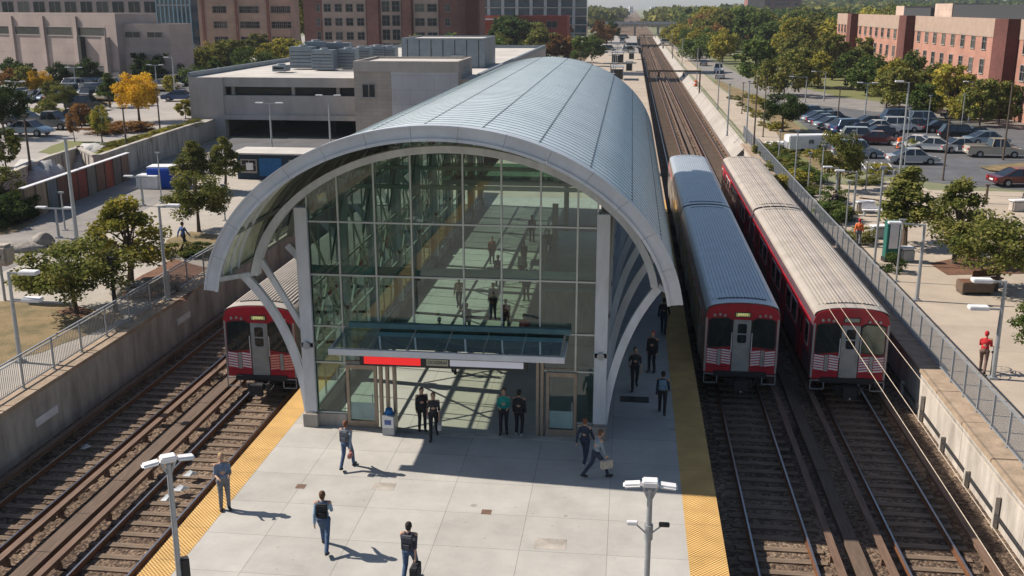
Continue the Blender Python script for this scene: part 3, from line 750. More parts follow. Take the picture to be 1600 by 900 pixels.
# side walls: posts, rails and panes per bay
for s, xc in ((-1, XL), (1, XR)):
    xw = xc - s * .02
    for b in range(9):
        y0 = b * BAY + .2; y1 = (b + 1) * BAY - .2
        if s > 0 and b in (1, 4, 7): zlo = 2.6
        else: zlo = .5
        MB().add([(xw, y0, zlo), (xw, y1, zlo), (xw, y1, 8.1), (xw, y0, 8.1)], [(0, 1, 2, 3)]).build('glass_pane', 'glass_side', st)
        f = MB()
        for z in (zlo, 2.6, 5.0, 7.4): f.box(xw - .04, xw + .04, y0, y1, z - .035, z + .035)
        for q in (1, 2): yy = y0 + (y1 - y0) * q / 3; f.box(xw - .03, xw + .03, yy - .03, yy + .03, zlo, 8.2)
        f.build('side_frame', 'mullion', st)
        if zlo == .5: MB().box(xw - .1, xw + .1, y0, y1, 0, .46).build('base_wall', 'conc_wall', st)
# interior: cross bridges, escalator
for yy, zz in ((25, 4.6), (38, 4.6)):
    br = MB().box(XL + .3, XR - .3, yy, yy + 1.6, zz, zz + .3); br = br.build('cross_bridge', 'spandrel', st)
    MB().box(XL + .3, XR - .3, yy - .02, yy + .02, zz + .32, zz + 1.3).build('balustrade', 'glass', br)
for yy in (12, 20, 30):
    MB().box(XR - 3.2, XR - 2.9, yy, yy + .3, 0, 4.5).build('interior_column', 'conc_wall', st)
MB().box(XR - 3.0, XR - .6, 10, 22, 0, 2.5).build('ticket_room', 'conc_wall', st)
MB().box(XR - 3.05, XR - .55, 9.95, 22.05, 2.5, 2.62).build('ticket_room_roof', 'spandrel', st)
# ------- hanging sign under the canopy
sg = thing('hanging_sign', 'long black sign with a red and a white panel hanging under the station canopy', 'sign', (CX, YF - 1.62, 2.96))
a0, a1 = -8.82 - CX, -3.12 - CX
MB().box(a0, a1, -.09, .09, 0, .40).build('case', 'black', sg, bevel=.01)
MB().box(a0 + .15, -6.72 - CX, -.1, -.088, .07, .33).build('red_panel', 'red_sign', sg)
MB().box(-6.52 - CX, -5.78 - CX, -.1, -.088, .09, .31).build('display', 'led_back', sg)
MB().box(-5.72 - CX, a1 - .12, -.1, -.088, .1, .32).build('white_panel', 'sign_white', sg)
link('lettering', text_mesh('OOGERAI', .17, 'black', sx=.9), sg, (-6.15 - CX, -.105, .2))
link('lettering', text_mesh('NORTH', .13, 'galv', sx=1.0), sg, (-5.35 - CX, -.105, .21)) if False else None
for x in (a0 + .4, -1.2, 1.0, a1 - .3): MB().tube((x, 0, .4), (x, 0, .66), .018).build('hanger', 'galv', sg)
# ------- litter bin at the entrance
tb = thing('litter_bin', 'grey litter bin with blue top beside the left entrance door', 'litter bin', (-8.15, 32.95, 0))
MB().box(-.22, .22, -.22, .22, 0, .75).build('body', 'galv', tb, bevel=.02)
MB().box(-.2, .2, -.235, -.222, .3, .72).build('poster', 'whitepaint', tb)
MB().box(-.12, .12, -.24, -.236, .42, .6).build('poster_print', cloth('print_blue', (.12, .16, .35)), tb)
MB().tube((0, 0, .75), (0, 0, .95), .17, .12, n=14).build('lid', cloth('bin_blue', (.02, .13, .35)), tb)
# bench inside, floor mat outside
mt = MB().box(-.55, .55, -.3, .3, 0, .012).build('floor_hatch', 'black'); mt.location = (.55, 37.2, .002)
tag(mt, 'dark rectangular floor grate on the right platform beside the column', 'floor grate')
# ================================================================== TRAINS
TW, TLEN = 3.12, 21.6
TZ0, TZS, TZR = .95, 3.66, 4.02          # skirt, side top, roof crown above the rail
def train_profile(n=14, inset=0.):
    h = TW / 2 - inset
    p = [(-h + .04, TZ0), (-h, TZ0 + .5), (-h, TZS - .25), (-h + .05, TZS - .08)]
    for i in range(n + 1):
        t = PI - PI * i / n
        p.append(((h - .09) * math.cos(t), TZS + (TZR - TZS) * math.sin(t) ** .8 if 0 < i < n else TZS))
    p += [(h - .05, TZS - .08), (h, TZ0 + .5 if 0 else TZS - .25), (h, TZ0 + .5), (h - .04, TZ0)]
    return p
def loft(mb, prof, ys, scales, mi=0, closed=True):
    n = len(prof); vs = []
    for y, s in zip(ys, scales):
        for x, z in prof: vs.append((x * s, y, TZ0 + (z - TZ0) * (1 - (1 - s) * .3)))
    fs = []
    for j in range(len(ys) - 1):
        for i in range(n): fs.append((j * n + i, j * n + (i + 1) % n, (j + 1) * n + (i + 1) % n, (j + 1) * n + i))
    fs += [tuple(range(n - 1, -1, -1)), tuple((len(ys) - 1) * n + i for i in range(n))]
    mb.add(vs, fs, mi)
def rrect(x0, x1, z0, z1, r, n=4):
    P = []
    for cx, cz, a in ((x1 - r, z1 - r, 0), (x0 + r, z1 - r, 90), (x0 + r, z0 + r, 180), (x1 - r, z0 + r, 270)):
        for k in range(n + 1): t = R(a + 90 * k / n); P.append((cx + r * math.cos(t), cz + r * math.sin(t)))
    return P
def plate(mb, poly, y0, y1, mi=0, xf=None):
    """polygon in the XZ plane given thickness along Y (y0 nearer the viewer)"""
    n = len(poly); vs = [(x, y0, z) for x, z in poly] + [(x, y1, z) for x, z in poly]
    if xf: vs = [xf @ Vector(v) for v in vs]
    mb.add(vs, [tuple(range(n)), tuple(range(2 * n - 1, n - 1, -1))] + [(i, n + i, n + (i + 1) % n, (i + 1) % n) for i in range(n)], mi)
def hoop(mb, poly, poly2, y0, y1, mi=0):
    n = len(poly); vs = [(x, y, z) for P in (poly, poly2) for y in (y0, y1) for x, z in P]
    fs = []
    for i in range(n):
        j = (i + 1) % n
        fs += [(i, j, 2 * n + j, 2 * n + i), (n + i, 3 * n + i, 3 * n + j, n + j), (i, n + i, n + j, j), (2 * n + i, 2 * n + j, 3 * n + j, 3 * n + i)]
    mb.add(vs, fs, mi)
def train_car(label, loc, roofmat, front, sidemat, cab='none', group=None, fr_label=None):
    t = thing('train_car', label, 'train car', loc, 0, group)
    b = MB(); loft(b, train_profile(), [0, .10, .25, TLEN - .25, TLEN - .1, TLEN], [.965, .99, 1, 1, .99, .965])
    body = b.build('body', sidemat, t); autosmooth(body, .4)
    # roof skin standing just proud of the shell, with lengthwise ribs
    pr = [(x, z) for x, z in train_profile(16) if z >= TZS - .001]
    mb = MB(); n = len(pr); y0, y1 = .02, TLEN - .02
    outp = [(x * 1.012, z + .02) for x, z in pr]
    vs = [(x, y, z) for y in (y0, y1) for x, z in outp] + [(x, y, z - .03) for y in (y0, y1) for x, z in outp]
    mb.add(vs, [(i, i + 1, n + i + 1, n + i) for i in range(n - 1)] + [(2 * n + i, 3 * n + i, 3 * n + i + 1, 2 * n + i + 1) for i in range(n - 1)] +
           [(i, 2 * n + i, 2 * n + i + 1, i + 1) for i in range(n - 1)] + [(n + i, n + i + 1, 3 * n + i + 1, 3 * n + i) for i in range(n - 1)])
    roof_ = mb.build('roof', roofmat, t); autosmooth(roof_, .5)
    rb = MB()
    for i in range(-8, 9):
        x = i * .15; q = abs(x) / (TW / 2 - .09)
        z = TZS + (TZR - TZS) * (math.sqrt(max(0, 1 - q * q))) ** .8 + .02
        rb.box(x - .022, x + .022, .75, TLEN - .75, z - .03, z + .03)
    rb.build('roof_ribs', roofmat, roof_)
    for yy in (.62, TLEN - .70):      # lettered-looking vent strips near the ends
        v = MB()
        for i in range(-9, 10):
            x = i * .105; q = abs(x) / (TW / 2 - .09); z = TZS + (TZR - TZS) * (math.sqrt(1 - q * q)) ** .8 + .03
            v.box(x - .04, x + .04, yy, yy + .1, z - .03, z + .014)
        v.build('roof_vent', 'under', roof_)
    for s in (-1, 1): MB().box(s * (TW / 2 - .10) - .03, s * (TW / 2 - .10) + .03, .1, TLEN - .1, TZS + .005, TZS + .05).build('gutter', roofmat, roof_)
    # sides
    for s in (-1, 1):
        X = s * (TW / 2 + .001); a, c = min(X, X + s * .012), max(X, X + s * .012)
        band = MB().box(a, c, .3, TLEN - .3, TZS - .62 if sidemat != 'trainside' else 1.95, TZS - .26).build('side_band', 'red', t)
        for k, yc in enumerate((2.6, 7.9, 13.2, 18.5)):
            d = MB().box(min(X, X + s * .02), max(X, X + s * .02), yc - .72, yc + .72, TZ0 + .12, TZS - .30).build('door', 'steel_door' if sidemat != 'trainside' else 'red', t)
            for q in (-.36, .36): MB().box(min(X + s * .021, X + s * .026), max(X + s * .021, X + s * .026), yc + q - .22, yc + q + .22, 2.25, 3.1).build('door_window', 'trainglass', d)
            MB().box(min(X + s * .021, X + s * .03), max(X + s * .021, X + s * .03), yc - .012, yc + .012, TZ0 + .15, TZS - .33).build('door_seam', 'black', d)
        for yc in (.95, 4.4, 6.1, 9.7, 11.4, 15.0, 16.7, 20.6):
            w = .36 if yc in (.95, 20.6) else .66
            f = MB().box(min(X + s * .013, X + s * .022), max(X + s * .013, X + s * .022), yc - w - .06, yc + w + .06, 2.16, 3.16).build('window_frame', 'whitepaint' if sidemat == 'trainside' else 'steel_door', t)
            MB().box(min(X + s * .023, X + s * .028), max(X + s * .023, X + s * .028), yc - w, yc + w, 2.22, 3.10).build('pane', 'trainglass', f)
    # underframe and bogies
    u = MB().box(-1.2, 1.2, .35, TLEN - .35, .62, .94)
    for yy in (6.2, 9, 11.8, 14.4): u.box(-1.3, 1.3, yy, yy + 1.7, .38, .7)
    u.build('underframe', 'under', t)
    for yb in (3.1, TLEN - 3.1):
        g = MB().box(-1.15, -1.0, yb - 1.4, yb + 1.4, .32, .62).box(1.0, 1.15, yb - 1.4, yb + 1.4, .32, .62).box(-1.1, 1.1, yb - .25, yb + .25, .35, .6).build('bogie', 'under', t)
        for yy in (yb - 1, yb + 1): MB().tube((-.93, yy, .40), (-.80, yy, .40), .40, n=20).tube((.80, yy, .40), (.93, yy, .40), .40, n=20).tube((-.8, yy, .4), (.8, yy, .4), .08).build('wheelset', 'rail', g)
    # ---- cab end
    if front:
        y = -.012
        m = MB(); plate(m, [(x * .972, min(z, TZ0 + (z - TZ0) * .992)) for x, z in train_profile()], -.045, .0); fm = m.build('front_mask', 'red', t, bevel=.015)
        yf = -.046
        def winpoly(s):
            P = [(.42, 2.18), (1.30, 2.10), (1.36, 2.22), (1.34, 3.22), (1.22, 3.30), (.60, 3.34), (.44, 3.22)]
            return [(s * a, b) for a, b in P]
        for s in (-1, 1):
            P = winpoly(s); cx = s * .9; cz = 2.72
            P2 = [(cx + (x - cx) * 1.09, cz + (z - cz) * 1.09) for x, z in P]
            w = MB(); plate(w, P2, yf - .02, yf); fr = w.build('windscreen_frame', 'black', t, bevel=.006)
            mat = 'grn_glass' if (cab == 'pale' and s > 0) else 'trainglass'
            w = MB(); plate(w, P, yf - .028, yf - .0205); wi = w.build('windscreen', mat, fr)
            MB().bar((s * 1.05, yf - .035, 2.18), (s * .75, yf - .035, 2.75), .02, .015).build('wiper', 'black', fr)
            # lamp cluster above the windscreen
            lp = MB()
            for q, dz in ((-.22, 0), (0, .03), (.2, -.005)): lp.tube((s * .92 + q, yf - .05, 3.48 + dz), (s * .92 + q, yf, 3.48 + dz), .055, n=12)
            lp.build('marker_lamp', 'steel_door', t)
            # striped panels: two blocks each side
            for (a, c) in ((.40, .80), (.98, 1.40)):
                z0 = 1.32; 
                p = MB().box(min(s * a, s * c), max(s * a, s * c), yf - .01, yf, z0, z0 + .66).build('stripe_panel', 'redstripe', t)
                for k in range(6):
                    zz = z0 + .03 + k * .112; h = .062
                    w = MB(); q0, q1 = min(s * a, s * c) + .01, max(s * a, s * c) - .01; sl_ = -.045 * s
                    plate(w, [(q0, zz + sl_), (q1, zz - sl_ * .2), (q1, zz - sl_ * .2 + h), (q0, zz + sl_ + h)], yf - .016, yf - .0105); w.build('stripe', 'whitepaint' if not (cab == 'warm' and s > 0) else cloth('peach_stripe', (.75, .38, .28)), p)
            MB().box(s * .89 - .075, s * .89 + .075, yf - .014, yf - .001, 1.3, 2.0).build('grey_panel', 'steel_door', t)
        for (x0_, x1_, z0_, z1_) in ((-1.5, -1.42, 1.0, 3.35), (1.42, 1.5, 1.0, 3.35)): MB().box(x0_, x1_, yf - .012, yf - .001, z0_, z1_).build('corner_post', 'steel_door', t)
        MB().box(-1.44, 1.44, yf - .008, yf - .001, 2.03, 2.05).box(-1.44, 1.44, yf - .008, yf - .001, 1.22, 1.235).build('panel_seam', 'black', t)
        for q in (-.62, .62): MB().tube((q, -.3, .75), (q * .7, -.45, .45), .03, n=6).tube((q * .7, -.45, .45), (q * .35, -.5, .6), .03, n=6).build('brake_hose', 'black', t)
        # end door with rounded window
        dr = MB().box(-.36, .36, yf - .03, yf - .001, TZ0 + .05, 3.30).build('end_door', 'steel_door', t, bevel=.01)
        MB().box(-.39, -.361, yf - .02, yf, TZ0 + .05, 3.32).box(.361, .39, yf - .02, yf, TZ0 + .05, 3.32).build('door_edge', 'black', dr)
        a, c = rrect(-.27, .27, 2.22, 3.22, .13), rrect(-.19, .19, 2.30, 3.14, .09)
        h = MB(); hoop(h, a, c, yf - .055, yf - .031); h.build('window_surround', 'galv', dr)
        w = MB(); plate(w, c, yf - .045, yf - .0305); w.build('door_glass', 'trainglass', dr)
        MB().box(-.19, .19, yf - .05, yf - .046, 2.66, 2.72).build('sash_bar', 'galv', dr)
        MB().tube((.3, yf - .07, 1.7), (.3, yf - .07, 2.05), .014).build('handle', 'galv', dr)
        for s in (-1, 1): MB().tube((s * .41, yf - .06, 1.9), (s * .41, yf - .06, 2.75), .018).build('handrail', 'whitepaint', t)
        ds = MB().box(-.33, .33, yf - .025, yf, 3.42, 3.63).build('destination_sign', 'black', t, bevel=.006)
        MB().box(-.29, .29, yf - .03, yf - .0255, 3.45, 3.60).build('display', 'destback' if cab != 'pale' else 'led_back', ds)
        link('lettering', text_mesh('JVHVV', .15, 'destyellow' if cab != 'pale' else 'galv', sx=1.0, depth=.003), ds, (0, yf - .034, 3.525))
        # anticlimber, steps, coupler
        MB().box(-1.1, 1.1, -.16, .0, TZ0 - .12, TZ0 + .10).build('anticlimber', 'under', t, bevel=.03)
        for s in (-1, 1):
            st_ = MB(); x = s * 1.2; z = TZ0 - .42
            for a, bb in (((x - .27, -.1, z), (x + .27, -.1, z)), ((x - .27, -.1, z), (x - .27, -.1, TZ0)), ((x + .27, -.1, z), (x + .27, -.1, TZ0)), ((x - .27, -.1, TZ0 - .04), (x + .27, -.1, TZ0 - .04))): st_.bar(a, bb, .035, .035)
            st_.build('step', 'galv', t)
        cp = MB().box(-.16, .16, -.75, .2, .48, .78).box(-.28, .28, -.85, -.72, .40, .88).tube((-.4, -.5, .5), (-.4, -.5, .85), .09).tube((.4, -.5, .5), (.4, -.5, .85), .09).box(-.5, .5, -.35, -.2, .55, .75)
        cp.build('coupler', 'under', t, bevel=.02)
        MB().tube((0, -.9, .44), (0, -.86, .44), .035, n=10).build('coupler_lamp', 'whitepaint', t)
        MB().box(-TW / 2 - .0, -TW / 2 + .08, -.01, .0, 1, 1.05).build('corner_plate', 'red', t)
    return t
def gangway(x, y):
    g = thing('gangway', 'black rubber gangway between two cars', 'gangway', (x, y, ZRAIL)); return g
YM = 41.1
train_car('front car of the middle train, corrugated roof in the blue shadow of the station', (TRK['M'] - .07, YM, ZRAIL), 'trainroof', True, 'trainside_st', 'std', 'middle train')
train_car('second car of the middle train, its roof half in shadow and half sunlit', (TRK['M'] - .07, YM + TLEN + .4, ZRAIL), 'trainroof', False, 'trainside_st', 'none', 'middle train')
train_car('front car of the right-hand train with tan sunlit roof and one pale windscreen', (TRK['R'] - .1, YM - .3, ZRAIL), 'trainroof_tan', True, 'trainside', 'pale', 'right-hand train')
train_car('second car of the right-hand train with pale grey sunlit roof beside the mesh railing', (TRK['R'] - .1, YM + TLEN + .1, ZRAIL), 'trainroof_tan', False, 'trainside', 'none', 'right-hand train')
train_car('front car of the red train at the left platform, half hidden by the station braces', (TRK['A'], 38.4, ZRAIL), 'trainroof_tan', True, 'trainside_st', 'warm', 'left train')
train_car('second car of the left train, seen through the station glass', (TRK['A'], 38.4 + TLEN + .4, ZRAIL), 'trainroof_tan', False, 'trainside_st', 'none', 'left train')
# contact wires over the right-hand track with their masts
WZ = 4.6
for (u, v), nm in (((1372, 600), 'leftmost thin wire strung above the right-hand train'), ((1396, 600), 'middle thin wire strung above the right-hand train'), ((1432, 585), 'rightmost thin wire strung above the right-hand train')):
    x, y = at(u, v, WZ)
    w = MB().tube((x, -10, WZ), (x, 561.9, WZ), .009, n=5).build('overhead_wire', cloth('wire_tan', (.50, .42, .33))); tag(w, nm, 'wire')
# ================================================================== PEOPLE
def capsules(parts):
    """parts: list of (a, b, ra, rb) or ('e', centre, radii)"""
    mb = MB()
    for p in parts:
        if p[0] == 'e': mb.ell(p[1], p[2], 14, 10, rot=p[3] if len(p) > 3 else None)
        else:
            a, b, ra, rb = p; mb.tube(a, b, ra, rb, n=12); mb.ell(a, (ra,) * 3, 12, 8); mb.ell(b, (rb,) * 3, 12, 8)
    return mb
def fuse(mb, name, vox, mat, smooth=2):
    me = mb.mesh(name); o = bpy.data.objects.new(name, me); TMP.collection.objects.link(o)
    r = o.modifiers.new('r', 'REMESH'); r.mode = 'VOXEL'; r.voxel_size = vox; r.use_smooth_shade = True
    s = o.modifiers.new('s', 'SMOOTH'); s.iterations = smooth; s.factor = .5
    TMP.view_layers[0].update(); dg = TMP.view_layers[0].depsgraph; out = bpy.data.meshes.new_from_object(o.evaluated_get(dg)); out.name = name
    bpy.data.objects.remove(o); out.materials.clear(); out.materials.append(M[mat] if isinstance(mat, str) else mat); return out
V = Vector
prs = random.Random(3)
def person(label, loc, face, top, legs, hair='hair_dark', pose='walk', skin='skin', h=1.74, group=None, sleeves='long', pack=None, bag=None, hairlen=0, lean=0., arms=None, detail=True, shoes='shoe_dark', phase=1):
    """face: heading in degrees, 0 = away from the camera (+Y), clockwise"""
    t = thing('person', label, 'person', loc, -R(face), group)
    k = h / 1.74; L = {}
    phase = prs.choice((1, -1)); st_ = {'walk': .30, 'stride': .42, 'stand': .03, 'sit': 0}[pose] * phase
    def leg(s, fwd):
        hip = V((s * .095, 0, .92)); foot = V((s * .105, fwd, .09 + (.07 if fwd < -.1 else 0)))
        knee = (hip + foot) / 2 + V((0, .05 + .10 * abs(fwd) + (.05 if fwd < 0 else 0), .02)); toe = foot + V((s * .02, .16, -.045 - (.05 if fwd < -.1 else 0)))
        heel = foot + V((0, -.05, -.04 + (.03 if fwd < -.1 else 0))); return hip, knee, foot, toe, heel
    Ls = [leg(-1, st_), leg(1, -st_)]
    ln = lean
    def T(p): return V((p[0], p[1] + ln * (p[2] - .95), p[2]))
    pel = V((0, 0, .95)); wa = T((0, .01, 1.08)); ch = T((0, 0, 1.30)); nk = T((0, -.01, 1.46)); hd = T((0, .02, 1.62))
    sh = [T((-.175, 0, 1.40)), T((.175, 0, 1.40))]
    if arms is None: arms = [(-st_ * .9, 0), (st_ * .9, 0)]
    el = []; wr = []
    for i, s in enumerate((-1, 1)):
        a, bend = arms[i]
        e = sh[i] + V((s * .03, a * .55 - .01, -.275)); 
        if bend: w_ = e + V((-s * .05, .19, -.06 + .16 * (bend - 1)))
        else: w_ = e + V((s * .01, .06 + a * .45, -.235))
        el.append(e); wr.append(w_)
    def handparts(i):
        s = (-1, 1)[i]; w_ = wr[i]; d = (w_ - el[i]).normalized(); side = V((0, 1, 0)) if abs(d.y) < .8 else V((0, 0, 1))
        P = [(w_, w_ + d * .07, .026, .032)]
        base = w_ + d * .085
        for f, (o, ln_) in enumerate(((-.03, .062), (-.010, .075), (.011, .07), (.031, .055))):
            b0 = base + side * o; b1 = b0 + d * ln_ * .55 + V((-s * .006, 0, 0)); b2 = b1 + (d * .6 + V((-s * .5, .1, 0))).normalized() * ln_ * .5
            P += [(b0 - d * .02, b1, .0115, .0105), (b1, b2, .0105, .0095)]
        P += [(w_ + d * .03 + side * .02, w_ + d * .07 + side * .052, .013, .012), (w_ + d * .07 + side * .052, w_ + d * .10 + side * .055, .012, .010)]
        return P
    body = [('e', hd + V((0, 0, .01)), (.076, .094, .112)), ('e', hd + V((0, .03, -.05)), (.058, .066, .065)), (nk, hd - V((0, .01, .06)), .056, .052), (ch, wa, .12, .105),
            (sh[0], sh[1], .065, .065), (wa, pel, .105, .115), ('e', hd + V((0, .105, -.012)), (.013, .02, .02)), ('e', hd + V((-.078, 0, -.005)), (.012, .022, .032)), ('e', hd + V((.078, 0, -.005)), (.012, .022, .032))]
    for i in (0, 1):
        hip, kn, ft, toe, heel = Ls[i]
        body += [(hip, kn, .078, .052), (kn, ft, .050, .036), (ft, toe, .036, .03), (sh[i], el[i], .048, .038), (el[i], wr[i], .037, .025)]
        if detail: body += handparts(i)
        else: body += [(wr[i], wr[i] + (wr[i] - el[i]).normalized() * .15, .03, .018)]
    def sc(me): me.transform(Matrix.Scale(k, 4)); return me
    link('body', sc(fuse(capsules(body), 'body', .0125 if detail else .02, skin, 1)), t)
    tr = [(Ls[0][0], Ls[1][0], .105, .105), (pel, wa - V((0, 0, .02)), .125, .115)]
    for hip, kn, ft, toe, heel in Ls: tr += [(hip, kn, .098, .070), (kn, ft + V((0, 0, .01)), .069, .056)]
    link('trousers', sc(fuse(capsules(tr), 'trousers', .018, cloth(*legs) if isinstance(legs, tuple) else legs, 2)), t)
    tp = [(sh[0] + V((.03, 0, -.02)), sh[1] + V((-.03, 0, -.02)), .080, .080), ('e', (ch + V((0, 0, -.02))), (.175, .125, .17)), ('e', (wa + V((0, 0, -.02))), (.155, .12, .16)), (nk - V((0, 0, .04)), nk - V((0, 0, .01)), .075, .062)]
    for i in (0, 1):
        tp.append((sh[i], el[i], .060, .050))
        if sleeves == 'long': tp.append((el[i], wr[i], .052, .042))
    link('top', sc(fuse(capsules(tp), 'top', .018, cloth(*top) if isinstance(top, tuple) else top, 2)), t)
    so = []
    for hip, kn, ft, toe, heel in Ls: so += [(ft - V((0, 0, .02)), toe, .050, .042), (heel, toe - V((0, .03, 0)), .045, .042)]
    cloth('shoe_dark', (.03, .028, .026)); cloth('shoe_light', (.4, .38, .35)); link('shoes', sc(fuse(capsules(so), 'shoes', .016, shoes, 1)), t)
    cloth('hair_dark', (.022, .016, .012)); cloth('hair_brown', (.10, .05, .025)); cloth('hair_blond', (.42, .28, .14)); cloth('hair_red', (.16, .06, .03)); cloth('hood_red', (.45, .02, .03)); cloth('helmet', (.5, .05, .04))
    hp = [('e', hd + V((0, -.022, .035)), (.090, .100, .100)), ('e', hd + V((0, -.045, -.02)), (.080, .07, .085))]
    if hairlen: hp.append((hd + V((0, -.06, -.03)), nk + V((0, -.07, -.02 - hairlen)), .075, .055))
    link('hair', sc(fuse(capsules(hp), 'hair', .016, hair, 1)), t)
    e = MB()
    for s in (-1, 1): e.ell(hd + V((s * .031, .083, .012)), (.012, .010, .008), 8, 6)
    link('eyes', sc(fuse(e, 'eyes', .004, 'black', 0)), t)
    m_ = MB().ell(hd + V((0, .090, -.062)), (.024, .008, .006), 8, 6)
    link('mouth', sc(fuse(m_, 'mouth', .004, cloth('lips', (.30, .10, .09)), 0)), t)
    rot = Matrix.Translation(V(loc)) @ Matrix.Rotation(-R(face), 4, 'Z') @ Matrix.Scale(k, 4)
    if pack:
        b = MB().box(-.145, .145, -.13, .0, 0, .40).box(-.11, .11, -.175, -.12, .03, .22)
        lb_ = pack[2] if len(pack) > 2 else 'backpack'; pack = pack[:2]
        o = b.build('backpack', cloth(*pack), bevel=.03); o.matrix_world = rot @ Matrix.Translation(ch + V((0, -.11, -.25)))
        tag(o, lb_, 'backpack')
        o2 = MB()
        for s in (-1, 1): o2.path([(s * .10, .0, .02), (s * .115, .12, .12), (s * .11, .24, .25), (s * .11, .20, .36), (s * .10, .06, .43), (s * .09, -.02, .38)], .035, .012, up=(1, 0, 0))
        o2.build('strap', cloth(*pack), o)
    if bag:
        i, cl, sz, lb_ = bag; w_ = wr[i] + (wr[i] - el[i]).normalized() * .1
        b = MB().box(-sz * .22, sz * .22, -sz * .5, sz * .5, -sz * .95, -.09)
        o = b.build('carried_bag', cloth(*cl), bevel=.02); o.matrix_world = rot @ Matrix.Translation(w_)
        tag(o, lb_, 'bag')
        MB().path([(0, -.1, -.1), (0, -.07, .0), (0, .07, .0), (0, .1, -.1)], .015, .012, up=(1, 0, 0)).build('handle', cloth(*cl), o)
    return t
blu = ('shirt_blueprint', (.14, .19, .28)); jean = ('jeans', (.05, .09, .17)); dk = ('dark_cloth', (.018, .018, .022)); gr = ('grey_cloth', (.15, .16, .18)); navy = ('navy_cloth', (.02, .03, .06))
def pat(u, v, z=0.): x, y = at(u, v, z); return (x, y, z + .005)
person('blond man in a patterned blue shirt looking down at the yellow edge strip', pat(352, 796), 150, blu, ('grey_trousers', (.16, .17, .19)), 'hair_blond', 'stand', h=1.84, arms=[(0.15, 1.4), (0.1, 1.2)], sleeves='short', lean=-.03)
person('walker in blue shirt and jeans striding across the sunny paving', pat(508, 860), -8, ('denim_shirt', (.20, .30, .42)), jean, 'hair_brown', 'stride', h=1.82, pack=dk + ('black backpack of the walker striding across the sunny paving',), arms=[(-.2, 0), (.25, 1)])
person('man with grey backpack walking towards the left entrance door', pat(543, 733), 6, ('grey_blue_top', (.25, .30, .37)), jean, 'hair_red', 'walk', h=1.72, pack=gr + ('grey backpack of the man walking to the left entrance door',), bag=(1, ('pink_bag', (.40, .16, .14)), .26, 'small pink bag carried by the man walking to the left door'))
person('man in dark top with backpack and bag at the bottom edge of the picture', pat(641, 912), 4, ('charcoal_top', (.06, .055, .075)), jean, 'hair_dark', 'walk', h=1.80, pack=('grey_pack', (.07, .07, .085), 'grey backpack of the man at the bottom edge'), bag=(1, dk, .45, 'black bag in the right hand of the man at the bottom edge'), sleeves='short')
person('person whose head only shows at the bottom edge below the paving', pat(552, 1003), 0, dk, jean, 'hair_brown', 'walk', h=1.6)
person('woman in black leaning close to her companion left of the entrance', pat(660, 673), 160, dk, dk, 'hair_dark', 'stand', h=1.66, hairlen=.1, bag=(0, ('white_bag', (.5, .48, .46)), .3, 'pale bag of the woman leaning at the left of the entrance'))
person('woman in black print top with white bag at the threshold', pat(678, 684), 170, ('black_print', (.03, .03, .035)), dk, 'hair_red', 'walk', h=1.70, hairlen=.08, sleeves='short', bag=(0, ('white_bag', (.5, .48, .46)), .34, 'white bag of the woman in the black print top'), shoes='shoe_dark')
person('person in a turquoise jacket standing in the entrance', pat(787, 678), 175, ('teal_jacket', (.02, .26, .22)), dk, 'hair_dark', 'stand', h=1.74, arms=[(0, 1), (0, 1.1)])
person('man in a black jacket with his back to us in the entrance', pat(811, 680), 10, dk, ('black_trousers', (.012, .012, .016)), 'hair_dark', 'stand', h=1.72, shoes='shoe_light')
person('person in dark blue beside the right entrance column', pat(913, 726), 20, ('blueblack_top', (.02, .035, .06)), navy, 'hair_red', 'walk', h=1.66, shoes='shoe_light')
person('crouching-forward person with a pale bag beside the right column', pat(930, 747), 60, ('bluegrey_top', (.20, .25, .30)), navy, 'hair_brown', 'stride', h=1.66, lean=.25, bag=(1, ('cream_bag', (.45, .40, .33)), .42, 'cream bag of the person leaning forward by the right column'), arms=[(.2, 0), (.1, 0)])
person('person in a black printed shirt on the shaded right platform', pat(991, 607), 175, ('black_print', (.03, .03, .035)), ('black_trousers', (.012, .012, .016)), 'hair_dark', 'walk', h=1.74, sleeves='short')
person('person in a long black coat and red scarf on the shaded right platform', pat(1018, 581), 200, dk, ('black_trousers', (.012, .012, .016)), 'hood_red', 'stand', h=1.78)
person('person with a light blue backpack on the right platform edge', pat(1034, 648), 5, navy, ('black_trousers', (.012, .012, .016)), 'hair_dark', 'walk', h=1.72, pack=('skyblue_pack', (.16, .26, .36), 'light blue backpack on the shaded right platform'))
person('person half hidden behind the roof corner on the right platform', pat(1036, 522), 10, dk, navy, 'hair_dark', 'walk', h=1.75)
# indoors, seen through the glass
ind = [(-6.9, 39.2), (-4.9, 39.8), (-3.0, 44.0), (-8.2, 48.5), (-5.6, 54.0), (-7.9, 41.5), (-7.1, 44), (-6.3, 47.2), (-5.4, 44.8), (-5.0, 50.5), (-4.3, 42.5), (-6.8, 53), (-5.8, 57), (-4.6, 60), (-7.8, 58), (-3.2, 47.5), (-6.0, 64)]
tops = [('white_top', (.5, .48, .46)), ('red_top', (.4, .03, .03)), gr, ('tan_top', (.3, .2, .12)), ('white_top', (.5, .48, .46)), dk, navy, gr, ('maroon_top', (.16, .02, .03)), dk, ('red_top', (.4, .03, .03)), navy, dk, gr, ('orange_top', (.35, .10, .03)), dk, navy]
wh = ['just inside left of the sunlit strip', 'just inside near the middle', 'near the right glazing', 'by the left glazing, mid-hall', 'in the deep middle of the hall', 'nearest the entrance', 'left of centre behind the glass', 'in the middle of the hall', 'beside the sunlit patch', 'beyond the first bridge', 'behind the right half of the canopy', 'at the second sunlit patch', 'far inside the hall', 'far inside near the right wall', 'by the far left glazing', 'in front of the ticket room', 'farthest inside the hall']
